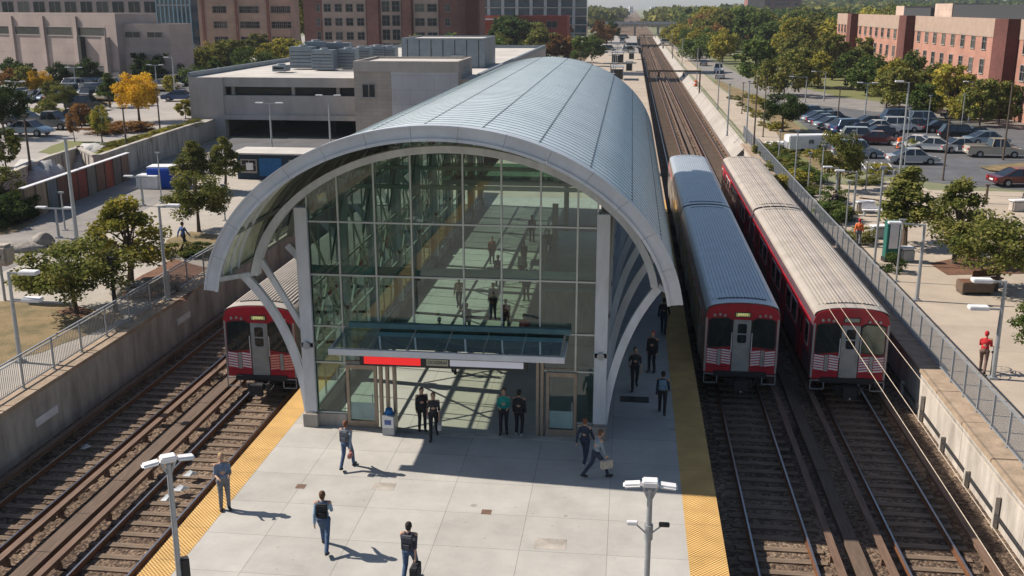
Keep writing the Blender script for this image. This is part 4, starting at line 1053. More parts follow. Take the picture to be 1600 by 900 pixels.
for i, ((x, y), tp) in enumerate(zip(ind, tops)):
    person('%s-clad person inside the station, %s' % (tp[0].split('_')[0], wh[i]), (x, y, .005), random.choice((0, 180, 20, 190)), tp, dk, random.choice(('hair_dark', 'hair_brown')), random.choice(('walk', 'stand')), h=random.uniform(1.62, 1.8), detail=False)
# plazas
person('person in blue walking on the left plaza near the planting', pat(288, 392, ZL), 30, ('blue_top', (.04, .10, .25)), dk, 'hair_dark', 'walk', detail=False)
person('worker in an orange vest behind the right railing', pat(1340, 385, ZR), 20, 'orange', gr, 'hood_red', 'walk', detail=False)
person('person standing by a post on the right plaza', pat(1303, 335, ZR), 20, dk, dk, 'hair_dark', 'stand', detail=False)
cyx, cyy = at(1534, 583, ZR)
person('cyclist in a red hooded jacket pushing a bicycle behind the right railing', (cyx, cyy, ZR + .005), 25, ('red_jacket', (.50, .02, .025)), ('tan_trousers', (.16, .10, .08)), 'hood_red', 'walk', h=1.75, lean=.12, arms=[(.3, 1), (.3, 1)])
bk = thing('bicycle', 'bicycle held by the person in red on the right plaza', 'bicycle', (cyx + .38, cyy + .15, ZR), R(-20))
for y in (-.52, .52):
    w = MB(); 
    P = [(0, y + .33 * math.cos(a), .34 + .33 * math.sin(a)) for a in [2 * PI * i / 20 for i in range(21)]]; w.path(P, .03, .03, up=(1, 0, 0)); 
    for i in range(6): w.bar((0, y, .34), (0, y + .32 * math.cos(i * PI / 3), .34 + .32 * math.sin(i * PI / 3)), .006, .006)
    w.build('wheel', 'black', bk)
f = MB()
for a, b in (((0, -.52, .34), (0, -.1, .34)), ((0, -.52, .34), (0, -.2, .78)), ((0, -.1, .34), (0, -.22, .9)), ((0, -.1, .34), (0, .38, .78)), ((0, -.2, .8), (0, .38, .82)), ((0, .38, .95), (0, .52, .34))): f.tube(a, b, .016)
f.build('frame', 'galv', bk); MB().box(-.06, .06, -.36, -.12, .9, .95).build('saddle', 'black', bk, bevel=.02); MB().tube((-.24, .36, .98), (.24, .36, .98), .014).build('handlebar', 'black', bk)
# ================================================================== LAMPS AND POLES
def twin_lamp(label, x, y, z, h, rz, w=1.13, boxed=False, cams=True):
    t = thing('platform_lamp', label, 'lamp post', (x, y, z), rz)
    MB().tube((0, 0, 0), (0, 0, h - .15), .075, .06, n=14).build('pole', 'galv', t)
    MB().tube((0, 0, 0), (0, 0, .03), .2, n=14).build('base_plate', 'galv', t)
    MB().box(-.17, .17, -.14, .14, h - .08, h + .06).build('hub', 'whitepaint', t, bevel=.025)
    for s in (-1, 1):
        o = MB().box(s * .38 - .20, s * .38 + .20, -.13, .13, -.045, .045).build('lamp_head', 'whitepaint', t, bevel=.04)
        o.location = (0, 0, h - .03); o.rotation_euler = (0, s * R(6), 0)
        MB().box(s * .38 - .16, s * .38 + .16, -.10, .10, -.052, -.046).build('lens', cloth('lens', (.35, .36, .36)), o)
        MB().bar((s * .04, 0, h - .38), (s * .16, 0, h - .1), .03, .05).build('bracket', 'galv', t)
    if cams:
        c = MB().tube((0, 0, h - 1.35), (0, 0, h - 1.0), .095, n=12).build('collar', 'galv', t)
        for s in (-1, 1):
            a = MB().bar((s * .05, -.03, h - 1.2), (s * .26, -.08, h - .98), .03, .03).build('camera_arm', 'galv', t)
            MB().box(s * .34 - .13, s * .34 + .1, -.14, -.04, h - .98, h - .89).build('camera', 'whitepaint' if s < 0 else 'black', a, bevel=.015)
    if boxed: MB().box(.06, .24, -.1, .1, h * .38, h * .38 + .5).build('control_box', 'under', t, bevel=.015)
    return t
twin_lamp('twin-headed white lamp post with two cameras on its pole, right side of the platform', .69, 20, 0, 4.93, 0)
twin_lamp('white lamp post with a grey control box at the left platform edge', -10.06, 20, 0, 4.93, R(35), boxed=True, cams=False)
def street_lamp(label, x, y, z, h, rz, arm=1.3, kind='arm', group=None, cat='street lamp'):
    t = thing('street_lamp', label, cat, (x, y, z), rz, group)
    MB().tube((0, 0, 0), (0, 0, h), .10, .06, n=10).build('pole', 'galv', t)
    MB().box(-.16, .16, -.16, .16, 0, .1).build('base_plate', 'galv', t)
    if kind == 'arm':
        MB().bar((0, 0, h - .06), (-arm, 0, h + .02), .07, .07).build('arm', 'galv', t)
        MB().box(-arm - .55, -arm + .1, -.16, .16, h - .02, h + .10).build('lamp_head', 'whitepaint', t, bevel=.03)
        MB().box(-arm - .5, -arm + .05, -.13, .13, h - .035, h - .021).build('lens', cloth('lens', (.35, .36, .36)), t)
    elif kind == 'tee':
        MB().bar((-.9, 0, h), (.9, 0, h), .08, .08).build('arm', 'galv', t)
        for s in (-1, 1): MB().box(s * .9 - .35, s * .9 + .35, -.15, .15, h + .02, h + .12).build('lamp_head', 'whitepaint', t, bevel=.03)
    elif kind == 'double':
        for zz in (h - .05, h - 1.15):
            MB().bar((0, 0, zz), (-arm * .5, 0, zz), .07, .07).build('arm', 'galv', t)
            MB().box(-arm * .5 - .6, -arm * .5 + .15, -.2, .2, zz - .04, zz + .12).build('lamp_head', 'whitepaint', t, bevel=.03)
    return t
def pole(label, x, y, z, h, r=.07, group=None, mat='galv', cap=True):
    t = thing('pole', label, 'pole', (x, y, z), 0, group)
    MB().tube((0, 0, 0), (0, 0, h), r, r * .7, n=8).build('mast', mat, t)
    MB().box(-.14, .14, -.14, .14, 0, .06).build('base_plate', mat, t)
    if cap: MB().box(-.16, .16, -.08, .08, h, h + .1).build('cap', mat, t)
    return t
def top_h(u0, v0, u1, v1, z):      # ground point and height of an upright seen from (u0,v0) foot to (u1,v1) top
    x, y = at(u0, v0, z); _, zt = aty(u1, v1, y); return x, y, zt - z
def LP(fn, label, foot, topv, z, *a, **k):
    x, y, h = top_h(foot[0], foot[1], foot[0], topv, z); return fn(label, x, y, z, h, *a, **k)
LP(street_lamp, 'steel lamp post with two stacked heads by the right railing, behind the cyclist', (1551, 592), 438, ZR, 0, kind='double')
LP(street_lamp, 'single-armed steel lamp post behind the right railing, beside the right-hand train', (1432, 470), 350, ZR, 0, 1.2)
LP(pole, 'slim grey pole behind the right railing, left of the green kiosk', (1366, 412), 262, ZR, .075)
LP(street_lamp, 'short arm lamp behind the right railing near the dark tree', (1332, 345), 268, ZR, 0, .9)
LP(street_lamp, 'small arm lamp between the railing and the grass', (1304, 330), 262, ZR, 0, .5, cat='street lamp')
LP(pole, 'slim pole rising from the lawn left of the dark tree', (1280, 318), 228, ZR, .06)
LP(pole, 'grey pole beside the white caravan', (1240, 300), 205, ZR, .07)
LP(pole, 'slim pole among the shrubs in front of the white caravan', (1262, 298), 240, ZR, .06)
LP(pole, 'tall dark pole at the far end of the right railing', (1177, 236), 122, ZR, .09, mat='bark')
LP(pole, 'tall grey pole where the path meets the tracks', (1136, 212), 132, ZR, .10)
LP(pole, 'dark pole on the verge beside the path', (1159, 178), 130, ZR, .07, mat='bark')
LP(pole, 'second dark pole on the verge, left of the car rows', (1192, 214), 120, ZR, .07, mat='bark')
LP(pole, 'short pole at the corner of the lawn and the path', (1216, 255), 205, ZR, .06)
LP(street_lamp, 'tall lamp pole in front of the asphalt lot, behind the dark round tree', (1403, 300), 128, ZR, 0, .5)
LP(pole, 'leaning-looking dark pole at the kerb of the asphalt lot', (1473, 282), 184, ZR, .08, mat='bark')
LP(pole, 'dark pole at the right end of the asphalt lot', (1567, 250), 132, ZR, .10, mat='bark')
LP(street_lamp, 'street lamp on the far road left of the brick building', (1287, 158), 112, ZR, 0, 1.6)
LP(street_lamp, 'street lamp with a twin head above the parked car rows', (1350, 196), 130, ZR, 0, kind='tee')
LP(pole, 'dark pole behind the blue parked cars', (1308, 196), 140, ZR, .09, mat='bark')
LP(street_lamp, 'street lamp in front of the brick building trees', (1513, 192), 128, ZR, 0, .6)
LP(street_lamp, 'small street lamp near the curved path', (1258, 160), 120, ZR, 0, 2.0)
LP(pole, 'slim pole between the path and the trees', (1237, 142), 112, ZR, .08)
LP(pole, 'short dark post beside the red-tiled planter edge', (1540, 318), 290, ZR, .12, mat='bark')
# left side
LP(street_lamp, 'grey lamp post with two stacked white heads at the left edge', (32, 566), 425, ZL, PI, kind='double')
LP(pole, 'dark steel post behind the left railing beside the round tree', (181, 488), 405, ZL, .11, mat='under')
LP(street_lamp, 'tall grey lamp post with a side head behind the left railing', (262, 470), 322, ZL, PI, .5)
LP(pole, 'tall grey mast with a camera bracket on the left road', (121, 382), 218, ZL, .13)
LP(street_lamp, 'tee-headed lamp in front of the coloured hoarding', (92, 372), 326, ZL, 0, kind='tee')
LP(pole, 'slim post at the kerb in front of the coloured hoarding', (102, 360), 302, ZL, .06)
LP(street_lamp, 'tee-headed lamp at the right end of the coloured hoarding', (224, 322), 277, ZL, 0, kind='tee')
LP(pole, 'slim pole beside the blue tarpaulin', (253, 318), 240, ZL, .06)
LP(pole, 'slim pole right of the tall left tree', (352, 345), 290, ZL, .06)
LP(street_lamp, 'lamp post in front of the dark garage opening', (427, 262), 162, ZL, 0, kind='tee')
LP(street_lamp, 'lamp post near the vault with a twin head in front of the garage', (517, 240), 150, ZL, 0, kind='tee')
LP(pole, 'dark pole on the upper lot beside the grass strip', (48, 266), 182, ZUP, .10, mat='bark')
LP(pole, 'dark pole on the grass strip above the curved wall', (198, 232), 170, ZUP, .09, mat='bark')
LP(pole, 'slim pole beside the yellow tree', (250, 202), 140, ZUP, .09, mat='bark')
LP(street_lamp, 'parking lot lamp in front of the blank mall wall', (120, 150), 106, ZUP, 0, kind='tee')
LP(street_lamp, 'parking lot lamp right of the blank mall wall', (246, 145), 102, ZUP, 0, kind='tee')
LP(street_lamp, 'parking lot lamp at the far left of the lot', (30, 178), 128, ZUP, 0, kind='tee')
LP(street_lamp, 'lamp in the aisle of the left parking lot', (274, 152), 90, ZUP, 0, kind='arm', arm=.6)
# beige floodlight housing at the left edge
x, y, h = top_h(10, 520, 10, 440, ZL)
x, y = at(8, 470, ZL); fl = thing('floodlight', 'large beige floodlight housing with a round black lens at the left edge', 'floodlight', (x, y, ZL))
_, zc = aty(12, 398, y); zc -= ZL
MB().tube((0, 0, 0), (0, 0, zc - .4), .07).build('pole', 'galv', fl)
MB().box(-.75, .62, -.35, .45, zc - .52, zc + .5).build('housing', cloth('beige_plastic', (.42, .36, .31)), fl, bevel=.14)
MB().tube((.05, -.40, zc), (.05, -.34, zc), .26, n=24).build('lens', 'black', fl)
# cables: none. Boulder and rubble left
def rock(name, label, u, v, z, r, mat='rock'):
    mat = 'rock'; x, y = at(u, v, z); mb = MB().ell((0, 0, r[2] * .45), r, 14, 9); o = mb.build(name, mat, smooth=True)
    for vv in o.data.vertices:
        n = math.sin(vv.co.x * 5 + u) * math.cos(vv.co.y * 4 + v) * math.sin(vv.co.z * 6 + 1); vv.co *= 1 + .28 * n + random.uniform(-.07, .07)
        vv.co.z = max(vv.co.z, 0)
    o.location = (x, y, z); tag(o, label, 'boulder'); return o
rock('boulder', 'large pale boulder at the left road kerb', 66, 384, ZL, (.75, .6, .55), 'conc_wall_w')
rock('boulder', 'grey boulder under the spreading left tree', 205, 462, ZL, (1.0, .7, .5))
rock('boulder', 'low grey rock in the mulch beside the left railing', 238, 450, ZL, (.8, .5, .4))
rock('boulder', 'long grey rock by the left road', 30, 392, ZL, (1.4, .6, .35))
# ================================================================== TREES
LF = {
 'olive': leafmat('leaves_olive', [(0.023, 0.034, 0.013), (0.085, 0.101, 0.026), (0.176, 0.176, 0.049), (0.286, 0.234, 0.078)]),
 'green': leafmat('leaves_green', [(0.016, 0.031, 0.013), (0.052, 0.085, 0.023), (0.104, 0.143, 0.039), (0.195, 0.208, 0.065)]),
 'dark': leafmat('leaves_dark', [(0.010, 0.021, 0.012), (0.029, 0.049, 0.017), (0.058, 0.086, 0.026), (0.104, 0.130, 0.039)]),
 'yellow': leafmat('leaves_yellow', [(.16, .10, .012), (.40, .24, .02), (.60, .38, .035), (.55, .42, .07)]),
 'rust': leafmat('leaves_rust', [(.06, .035, .018), (.14, .075, .03), (.25, .13, .05), (.26, .17, .06)]),
 'yelgreen': leafmat('leaves_yelgreen', [(0.065, 0.072, 0.016), (0.169, 0.169, 0.033), (0.312, 0.273, 0.052), (0.442, 0.325, 0.065)]),
}
def tree_meshes(seed, h, r, clear, nclump, nleaf, ls, shape='round', sparse=1.):
    rs = np.random.RandomState(seed)
    ch = h - clear
    cs = []
    for i in range(nclump):
        while True:
            p = rs.uniform(-1, 1, 3)
            if (p ** 2).sum() < 1: break
        if rs.rand() < .65: p = p / max(np.linalg.norm(p), .01) * rs.uniform(.6, 1)
        w = 1.
        zz = (p[2] + 1) / 2
        if shape == 'cone': w = 1.15 * (1 - zz) + .12
        elif shape == 'flat': w = 1.25
        elif shape == 'round': w = 1.0
        cs.append((p[0] * r * w, p[1] * r * w, clear + ch * (zz * .94 + .03), rs.uniform(.22, .42) * r * (.7 + .3 * w)))
    cs = np.array(cs); per = nleaf // nclump; V_ = []; 
    for c in cs:
        d = rs.normal(size=(per, 3)); d /= np.linalg.norm(d, axis=1)[:, None]
        p = c[:3] + d * (c[3] * rs.uniform(.35, 1.05, (per, 1))) * np.array([1, 1, .72])
        V_.append((p, d))
    P = np.vstack([a for a, b in V_]); D = np.vstack([b for a, b in V_]); n = len(P)
    nr = D * .6 + rs.normal(size=(n, 3)) * .55 + np.array([0, 0, .45]); nr /= np.linalg.norm(nr, axis=1)[:, None]
    t1 = np.cross(nr, rs.normal(size=(n, 3))); t1 /= np.linalg.norm(t1, axis=1)[:, None]; t2 = np.cross(nr, t1)
    s = (ls * rs.uniform(.6, 1.3, n))[:, None]
    q = np.stack([P - t1 * s, P - t2 * s * .62, P + t1 * s, P + t2 * s * .62], 1).reshape(-1, 3)
    me = bpy.data.meshes.new('crown'); me.vertices.add(4 * n); me.vertices.foreach_set('co', q.ravel())
    me.loops.add(4 * n); me.loops.foreach_set('vertex_index', np.arange(4 * n)); me.polygons.add(n)
    me.polygons.foreach_set('loop_start', np.arange(n) * 4); me.polygons.foreach_set('loop_total', np.full(n, 4)); me.update(); me.validate()
    tb = MB(); tr = .028 * h * .6 + .04; z0 = clear + ch * .25
    bend = rs.uniform(-.04, .04, 2) * h
    mid = (bend[0] * .5, bend[1] * .5, z0 * .55); topc = (bend[0], bend[1], clear + ch * .45); tip = (bend[0] * .6, bend[1] * .6, clear + ch * .88)
    tb.tube((0, 0, -.05), (0, 0, .25), tr * 1.5, tr * 1.1, n=8); tb.tube((0, 0, .2), mid, tr * 1.1, tr * .85, n=8); tb.tube(mid, topc, tr * .85, tr * .45, n=8); tb.tube(topc, tip, tr * .45, tr * .12, n=6)
    for i in rs.choice(len(cs), min(len(cs), 16), replace=False):
        c = cs[i]; f = rs.uniform(.3, .9); b0 = Vector(mid).lerp(Vector(topc), f)
        if c[2] < b0.z - .1 * h: continue
        m_ = b0.lerp(Vector(c[:3]), .5) + Vector((0, 0, .06 * h * rs.uniform(0, 1)))
        tb.tube(b0, m_, tr * .38, tr * .24, n=6); tb.tube(m_, c[:3], tr * .24, tr * .07, n=5)
    tm = tb.mesh('trunk'); tm.materials.append(M['bark'])
    return tm, me
TREEM = {}
def crown_variant(key, me, lf):
    k = (key, lf)
    if k not in TREEM:
        m = me.copy(); m.materials.clear(); m.materials.append(LF[lf]); TREEM[k] = m
    return TREEM[k]
def tree(label, loc, tm, cm, lf, key, s=(1, 1, 1), rz=0., group=None, name='tree', cat='tree'):
    t = thing(name, label, cat, loc, rz, group); t.scale = s
    link('trunk', tm, t); link('crown', crown_variant(key, cm, lf), t); return t
near = {}
for i, (h, r, cl, nc, nl, ls, sh_) in enumerate([(4.6, 2.2, 1.3, 46, 9000, .105, 'flat'), (5.2, 2.0, .9, 34, 5200, .10, 'cone'), (6.0, 1.8, 1.2, 40, 7500, .11, 'cone'), (5.0, 2.1, 1.1, 52, 10000, .10, 'round'), (3.6, 1.5, .8, 26, 3600, .09, 'round')]):
    near[i] = (h, r) + tree_meshes(100 + i, h, r, cl, nc, nl, ls, sh_)
def near_tree(label, foot, topv, width_px, z, i, lf, rz=0., name='young_tree'):
    x, y, h = top_h(foot[0], foot[1], foot[0], topv, z); h0, r0, tm, cm = near[i]
    d = math.hypot(x, y); w = width_px / FPX * d * 1.04 / 2 / (r0 * (.86 if i in (1, 2) else 1.05))
    return tree(label, (x, y, z), tm, cm, lf, ('n', i), (w, w, h / h0), rz, name=name)
near_tree('round dark green young tree behind the left railing', (120, 490), 380, 135, ZL, 0, 'olive', .4)
near_tree('thin spreading yellow-green tree behind the left railing', (205, 447), 305, 128, ZL, 1, 'yelgreen', 1.0)
near_tree('dense green tree left of the vault, lower of the two crowns', (311, 362), 268, 90, ZL, 3, 'olive', 2.0)
near_tree('rust-tinged tree behind the dense green tree left of the vault', (305, 300), 218, 62, ZL, 2, 'olive', .3)
near_tree('olive tree beside the blue kiosk', (352, 300), 212, 50, ZL, 2, 'olive', 1.7)
near_tree('thin small tree behind the coloured hoarding at the left edge', (8, 330), 262, 66, ZL, 4, 'olive', 1.1)
near_tree('big yellow autumn tree on the left parking lot', (218, 190), 110, 60, ZUP, 3, 'yellow', .7, name='autumn_tree')
near_tree('small yellow tree in front of the mall wall', (62, 152), 107, 34, ZUP, 3, 'yellow', 2.2, name='autumn_tree')
near_tree('olive tree on the lot between the two yellow trees', (103, 172), 130, 38, ZUP, 3, 'olive', 2.9)
near_tree('dark pointed tree left of the big yellow tree', (172, 168), 113, 32, ZUP, 2, 'green', .2)
near_tree('dark broad tree cut by the left edge of the picture', (8, 215), 132, 62, ZUP, 0, 'dark', .2)
near_tree('young green tree on the grass strip above the curved wall', (160, 222), 165, 28, ZUP, 4, 'yelgreen', .2)
near_tree('young brown tree on the island in the left lot', (117, 222), 172, 20, ZUP, 4, 'rust', .2)
near_tree('dark small tree between the two young trees', (153, 212), 170, 26, ZUP, 4, 'dark', .9)
near_tree('dense dark tree in front of the parked car rows on the right', (1310, 300), 200, 66, ZR, 3, 'olive', 2.1)
near_tree('green tree above the green kiosk', (1412, 385), 258, 92, ZR, 2, 'olive', 2.6)
near_tree('sparse pointed tree on the right plaza', (1490, 412), 275, 92, ZR, 1, 'olive', .6)
near_tree('broad green tree cut by the right edge of the picture', (1555, 455), 335, 120, ZR, 0, 'olive', 2.6)
near_tree('low tree at the right edge beside the cyclist', (1612, 560), 470, 70, ZR, 4, 'green', 2.6)
near_tree('dark tree between the path and the parked car rows', (1222, 205), 143, 62, ZR, 3, 'dark', .6)
# trees in the middle and far distance: individuals from shared crowns
far = {}
for i, (h, r, cl, nc, nl, ls, sh_) in enumerate([(10, 5.0, 1.2, 40, 3600, .38, 'round'), (11, 4.4, 1.4, 36, 3300, .38, 'round'), (12, 5.2, 1.5, 44, 3800, .42, 'cone'), (9, 5.4, .8, 42, 3600, .38, 'flat'), (14, 6, 1.5, 40, 2600, .62, 'round'), (13, 6.2, 1, 38, 2400, .62, 'round')]):
    far[i] = (h, r) + tree_meshes(300 + i, h, r, cl, nc, nl, ls, sh_)
rs = random.Random(5)
def gz(x, y, base): return base + hills(x, y)
def far_tree(x, y, base, i, lf, s, label, group, name='broadleaf_tree'):
    h0, r0, tm, cm = far[i]; k = rs.uniform(.85, 1.15)
    return tree(label, (x, y, gz(x, y, base) - .1), tm, cm, lf, ('f', i), (s * k, s * k * rs.uniform(.9, 1.1), s * rs.uniform(.88, 1.12)), rs.uniform(0, 6.28), group, name)
# row in front of the long brick building
row = [(1225, 150, 1.0), (1180, 130, 1.05), (1262, 120, .95), (1300, 125, .95), (1330, 140, 1.0), (1365, 150, 1.0), (1385, 168, .9), (1405, 172, 1.0), (1440, 185, .85), (1455, 165, .95), (1480, 182, 1.0), (1530, 198, 1.05), (1585, 190, .7), (1350, 120, .9), (1310, 100, .9), (1420, 150, .9), (1500, 178, .8), (1560, 196, .85), (1395, 160, .9), (1462, 176, .85), (1546, 184, .9), (1278, 138, .9), (1245, 135, .9), (1515, 190, .8)]
lab = {'green': 'deep green', 'olive': 'olive green', 'dark': 'very dark green', 'yelgreen': 'yellow-green', 'rust': 'rust-brown'}
pos_w = ['left end of the row', 'beside the far road', 'left of the brick building', 'at the brick building\'s left corner', 'below its left windows', 'in front of the first dark stair tower', 'beside the small path lamp', 'in the middle of the row', 'above the grey lot', 'behind the middle trees', 'left of the tall lamp', 'right of the tall lamp', 'at the right end', 'behind the left corner', 'farthest back at the left corner', 'behind the row middle', 'filling the gap right of middle', 'next to the right end', 'behind the grey lamp', 'left of the salmon wall middle', 'just before the right end', 'second from the far road', 'third from the far road', 'in front of the second stair tower']
for (u, v, s), pw in zip(row, pos_w):
    x, y = at(u, v, ZR); lf = rs.choice(['green', 'olive', 'olive', 'yelgreen']); far_tree(x, y, ZR, rs.choice((0, 1, 3)), lf, s * .66 * max(.8, min(1.25, y / 165)), '%s tree in the row, %s' % (lab[lf], pw), 'trees before the long brick building')
# belt of woodland right of the tracks
def scatter(n, fx, group, what, base, lfs, idx, smin, smax, mind):
    pts = []; tries = 0
    while len(pts) < n and tries < n * 60:
        tries += 1; x, y = fx()
        if all((x - a) ** 2 + (y - b) ** 2 > mind ** 2 for a, b in pts): pts.append((x, y))
    for x, y in pts:
        lf = rs.choice(lfs); far_tree(x, y, base, rs.choice(idx), lf, rs.uniform(smin, smax), '%s tree %s' % (lab[lf], what), group + ', ' + lab[lf])
def fr():
    y = rs.uniform(255, 560) ; x = rs.uniform(30 + (y - 255) * .0, 30 + (y) * .36); return x, y
scatter(150, fr, 'woodland right of the tracks', 'in the wooded belt right of the tracks', ZR, ['green', 'green', 'olive', 'olive', 'yelgreen'], (4, 5, 2), .75, 1.15, 8.5)
scatter(14, lambda: (rs.uniform(24, 46), rs.uniform(330, 430)), 'autumn trees beside the tracks', 'near the tracks before the bridge', ZR, ['rust', 'olive'], (4, 5), .7, 1.0, 8)
scatter(16, lambda: (rs.uniform(16, 27), rs.uniform(240, 520)), 'trees lining the right of the tracks', 'lining the right side of the tracks', ZR, ['green', 'olive', 'yelgreen'], (0, 3), .6, .85, 9)
scatter(30, lambda: (rs.uniform(-48, -24), rs.uniform(225, 520)), 'trees lining the left of the tracks', 'lining the left side of the tracks', ZL, ['green', 'dark', 'rust', 'olive'], (0, 1, 4), .6, .9, 8)
scatter(10, lambda: (rs.uniform(-36, -24), rs.uniform(170, 215)), 'trees behind the flat-roofed garage', 'behind the flat-roofed garage', ZL, ['rust', 'olive', 'green'], (0, 1), .6, .85, 6)
# trees left, between mall and brown tower
tl = [(300, 110, 'yelgreen', .75), (318, 118, 'olive', .7), (345, 104, 'olive', .9), (372, 104, 'olive', .9), (395, 108, 'green', .8), (330, 100, 'yelgreen', .8), (360, 98, 'olive', .9), (420, 100, 'yelgreen', .85), (445, 96, 'yelgreen', .95), (462, 96, 'olive', .9), (405, 88, 'olive', 1.0), (305, 126, 'green', .6), (335, 116, 'green', .6), (385, 116, 'green', .6), (440, 106, 'yelgreen', .7), (470, 102, 'yelgreen', .75)]
for j, (u, v, lf, s) in enumerate(tl):
    x, y = at(u, v + 8, ZUP); far_tree(x, y, ZUP, rs.choice((0, 1, 3)), lf, s * .62, '%s tree in the clump behind the garage, left of the brown tower' % lab[lf], 'clump behind the garage, ' + lab[lf])
for u, v, lf, s in ((455, 78, 'yelgreen', 1.5), (440, 74, 'olive', 1.5), (470, 74, 'green', 1.4)):
    x, y = at(u, v, ZUP); far_tree(x, y, ZUP, 4, lf, s, 'tall %s tree rising against the brown tower' % lab[lf], 'tall trees beside the brown tower')
for u, v in ((222, 122), (240, 125), (262, 122), (286, 118), (140, 128), (20, 128), (40, 132), (95, 128), (300, 112), (270, 110)):
    x, y = at(u, v + 10, ZUP); far_tree(x, y, ZUP, rs.choice((0, 1)), 'dark', .42, 'very dark green tree at the foot of the blank mall wall', 'dark trees at the foot of the mall')
# far wood and hills: one mass nobody could count
def wood(name, label, n, fx, base, lf, ls):
    rsn = np.random.RandomState(11); V_ = []
    for i in range(n):
        x, y = fx(); z = gz(x, y, base); r = rs.uniform(5, 9); m = 26
        d = rsn.normal(size=(m, 3)); d /= np.linalg.norm(d, axis=1)[:, None]; d[:, 2] = np.abs(d[:, 2])
        V_.append(np.array([x, y, z + 2.5]) + d * r * np.array([1, 1, rs.uniform(.9, 1.4)]) * rsn.uniform(.7, 1, (m, 1)))
    P = np.vstack(V_); k = len(P); nr = rsn.normal(size=(k, 3)) + np.array([0, -.5, .8]); nr /= np.linalg.norm(nr, axis=1)[:, None]
    t1 = np.cross(nr, rsn.normal(size=(k, 3))); t1 /= np.linalg.norm(t1, axis=1)[:, None]; t2 = np.cross(nr, t1); s = (ls * rsn.uniform(.6, 1.4, k))[:, None]
    q = np.stack([P - t1 * s, P - t2 * s, P + t1 * s, P + t2 * s], 1).reshape(-1, 3)
    me = bpy.data.meshes.new(name); me.vertices.add(4 * k); me.vertices.foreach_set('co', q.ravel()); me.loops.add(4 * k); me.loops.foreach_set('vertex_index', np.arange(4 * k)); me.polygons.add(k)
    me.polygons.foreach_set('loop_start', np.arange(k) * 4); me.polygons.foreach_set('loop_total', np.full(k, 4)); me.update(); me.validate(); me.materials.append(LF[lf])
    o = link(name, me); tag(o, label, 'wood', kind='stuff'); return o
wood('far_wood', 'far-off green wood on the low hills right of the tracks', 2600, lambda: (rs.uniform(30, 620) , 560 + 900 * rs.random() ** 1.4), ZR, 'green', 2.6)
wood('far_wood', 'far-off olive wood on the hills at the end of the tracks', 900, lambda: ((lambda y: (rs.uniform(8 + (y - 600) * .03, 260), y))(rs.uniform(620, 1700))), ZR, 'olive', 2.8)
wood('far_wood', 'far-off wood left of the end of the tracks', 1000, lambda: ((lambda y: (rs.uniform(-280, -26) if y < 700 else rs.uniform(-280, -9), y))(rs.uniform(560, 1700))), ZL, 'olive', 2.8)
# shrubs
def shrub(label, u, v, z, w, h, lf, group=None, cat='shrub'):
    x, y = at(u, v, z); h0, r0, tm, cm = near[4]; t = thing('shrub', label, cat, (x, y, z - .25 * h), random.uniform(0, 6), group); s = w / 3.6
    t.scale = (s, s, h / 2.8); link('foliage', crown_variant(('n', 4), cm, lf), t, (0, 0, -.5)); return t
for i, (u, v, w, h, lf, lb) in enumerate([(285, 398, 3, .8, 'olive', 'low olive shrub in the bed left of the vault'), (318, 400, 2.4, .9, 'dark', 'dark round shrub beside the left railing'), (225, 462, 2.6, .7, 'rust', 'rust-coloured low shrub under the left trees'),
   (255, 458, 2.0, .6, 'dark', 'dark low shrub in the mulch bed by the railing'), (60, 445, 3, .7, 'olive', 'low shrub at the left road bed'), (1395, 425, 1.6, 1.3, 'dark', 'dark potted shrub at the foot of the green kiosk'),
   (1235, 292, 5, 1.6, 'yelgreen', 'bright green shrub between the railing and the caravan'), (1262, 285, 4, 1.5, 'green', 'green shrub right of the caravan post'), (1222, 268, 4, 1.4, 'olive', 'olive shrub at the far end of the railing'), (1350, 288, 3.6, 1.2, 'olive', 'olive shrub right of the dark tree'), (1375, 270, 3, 1, 'yelgreen', 'small yellow-green shrub on the lot island'),
   (200, 205, 6, 1.2, 'rust', 'wide dark red shrub bed in the left lot'), (165, 208, 5, 1, 'rust', 'second dark red shrub bed in the left lot'), (222, 204, 3, 1, 'rust', 'small dark red shrub beside the yellow tree'), (1425, 235, 2, 1.4, 'olive', 'small weathered bush in front of the white car')]):
    shrub(lb, u, v, ZUP if v < 212 and u < 300 else (ZL if u < 700 else ZR), w, h, lf)

for i in range(22):
    t_ = i / 21; u = 165 + (308 - 165) * t_ + rs.uniform(-3, 3); v = 238 + (193 - 238) * t_ + rs.uniform(-3, 1)
    shrub('low %s bush in the grass strip above the curved retaining wall' % ('olive' if i % 2 else 'yellow-green'), u, v, ZUP, rs.uniform(1.4, 2.6), rs.uniform(.4, .8), 'olive' if i % 2 else 'yelgreen', 'bushes above the curved wall, ' + ('olive' if i % 2 else 'yellow-green'))
for i in range(20):
    x = rs.uniform(15.8, 20); y = rs.uniform(95, 170)
    h0, r0, tm, cm = near[4]; t = thing('shrub', 'low dry bush on the verge between the path and the lot', 'shrub', (x, y, ZR - .2), rs.uniform(0, 6), 'dry bushes on the verge'); q = rs.uniform(.4, .8); t.scale = (q, q, q * .6); link('foliage', crown_variant(('n', 4), cm, rs.choice(['olive', 'yelgreen'])), t, (0, 0, -.5))
for i in range(26):
    x = rs.uniform(13.1, 15.5); y = rs.uniform(60, 106) if i % 2 else rs.uniform(75, 106)
    t = thing('shrub', 'small green bush along the foot of the right railing near its far end', 'shrub', (x, y, ZR - .2), rs.uniform(0, 6), 'bushes along the right railing'); q = rs.uniform(.45, .8); t.scale = (q, q, q * .6); link('foliage', crown_variant(('n', 4), cm, rs.choice(['olive', 'green'])), t, (0, 0, -.5))

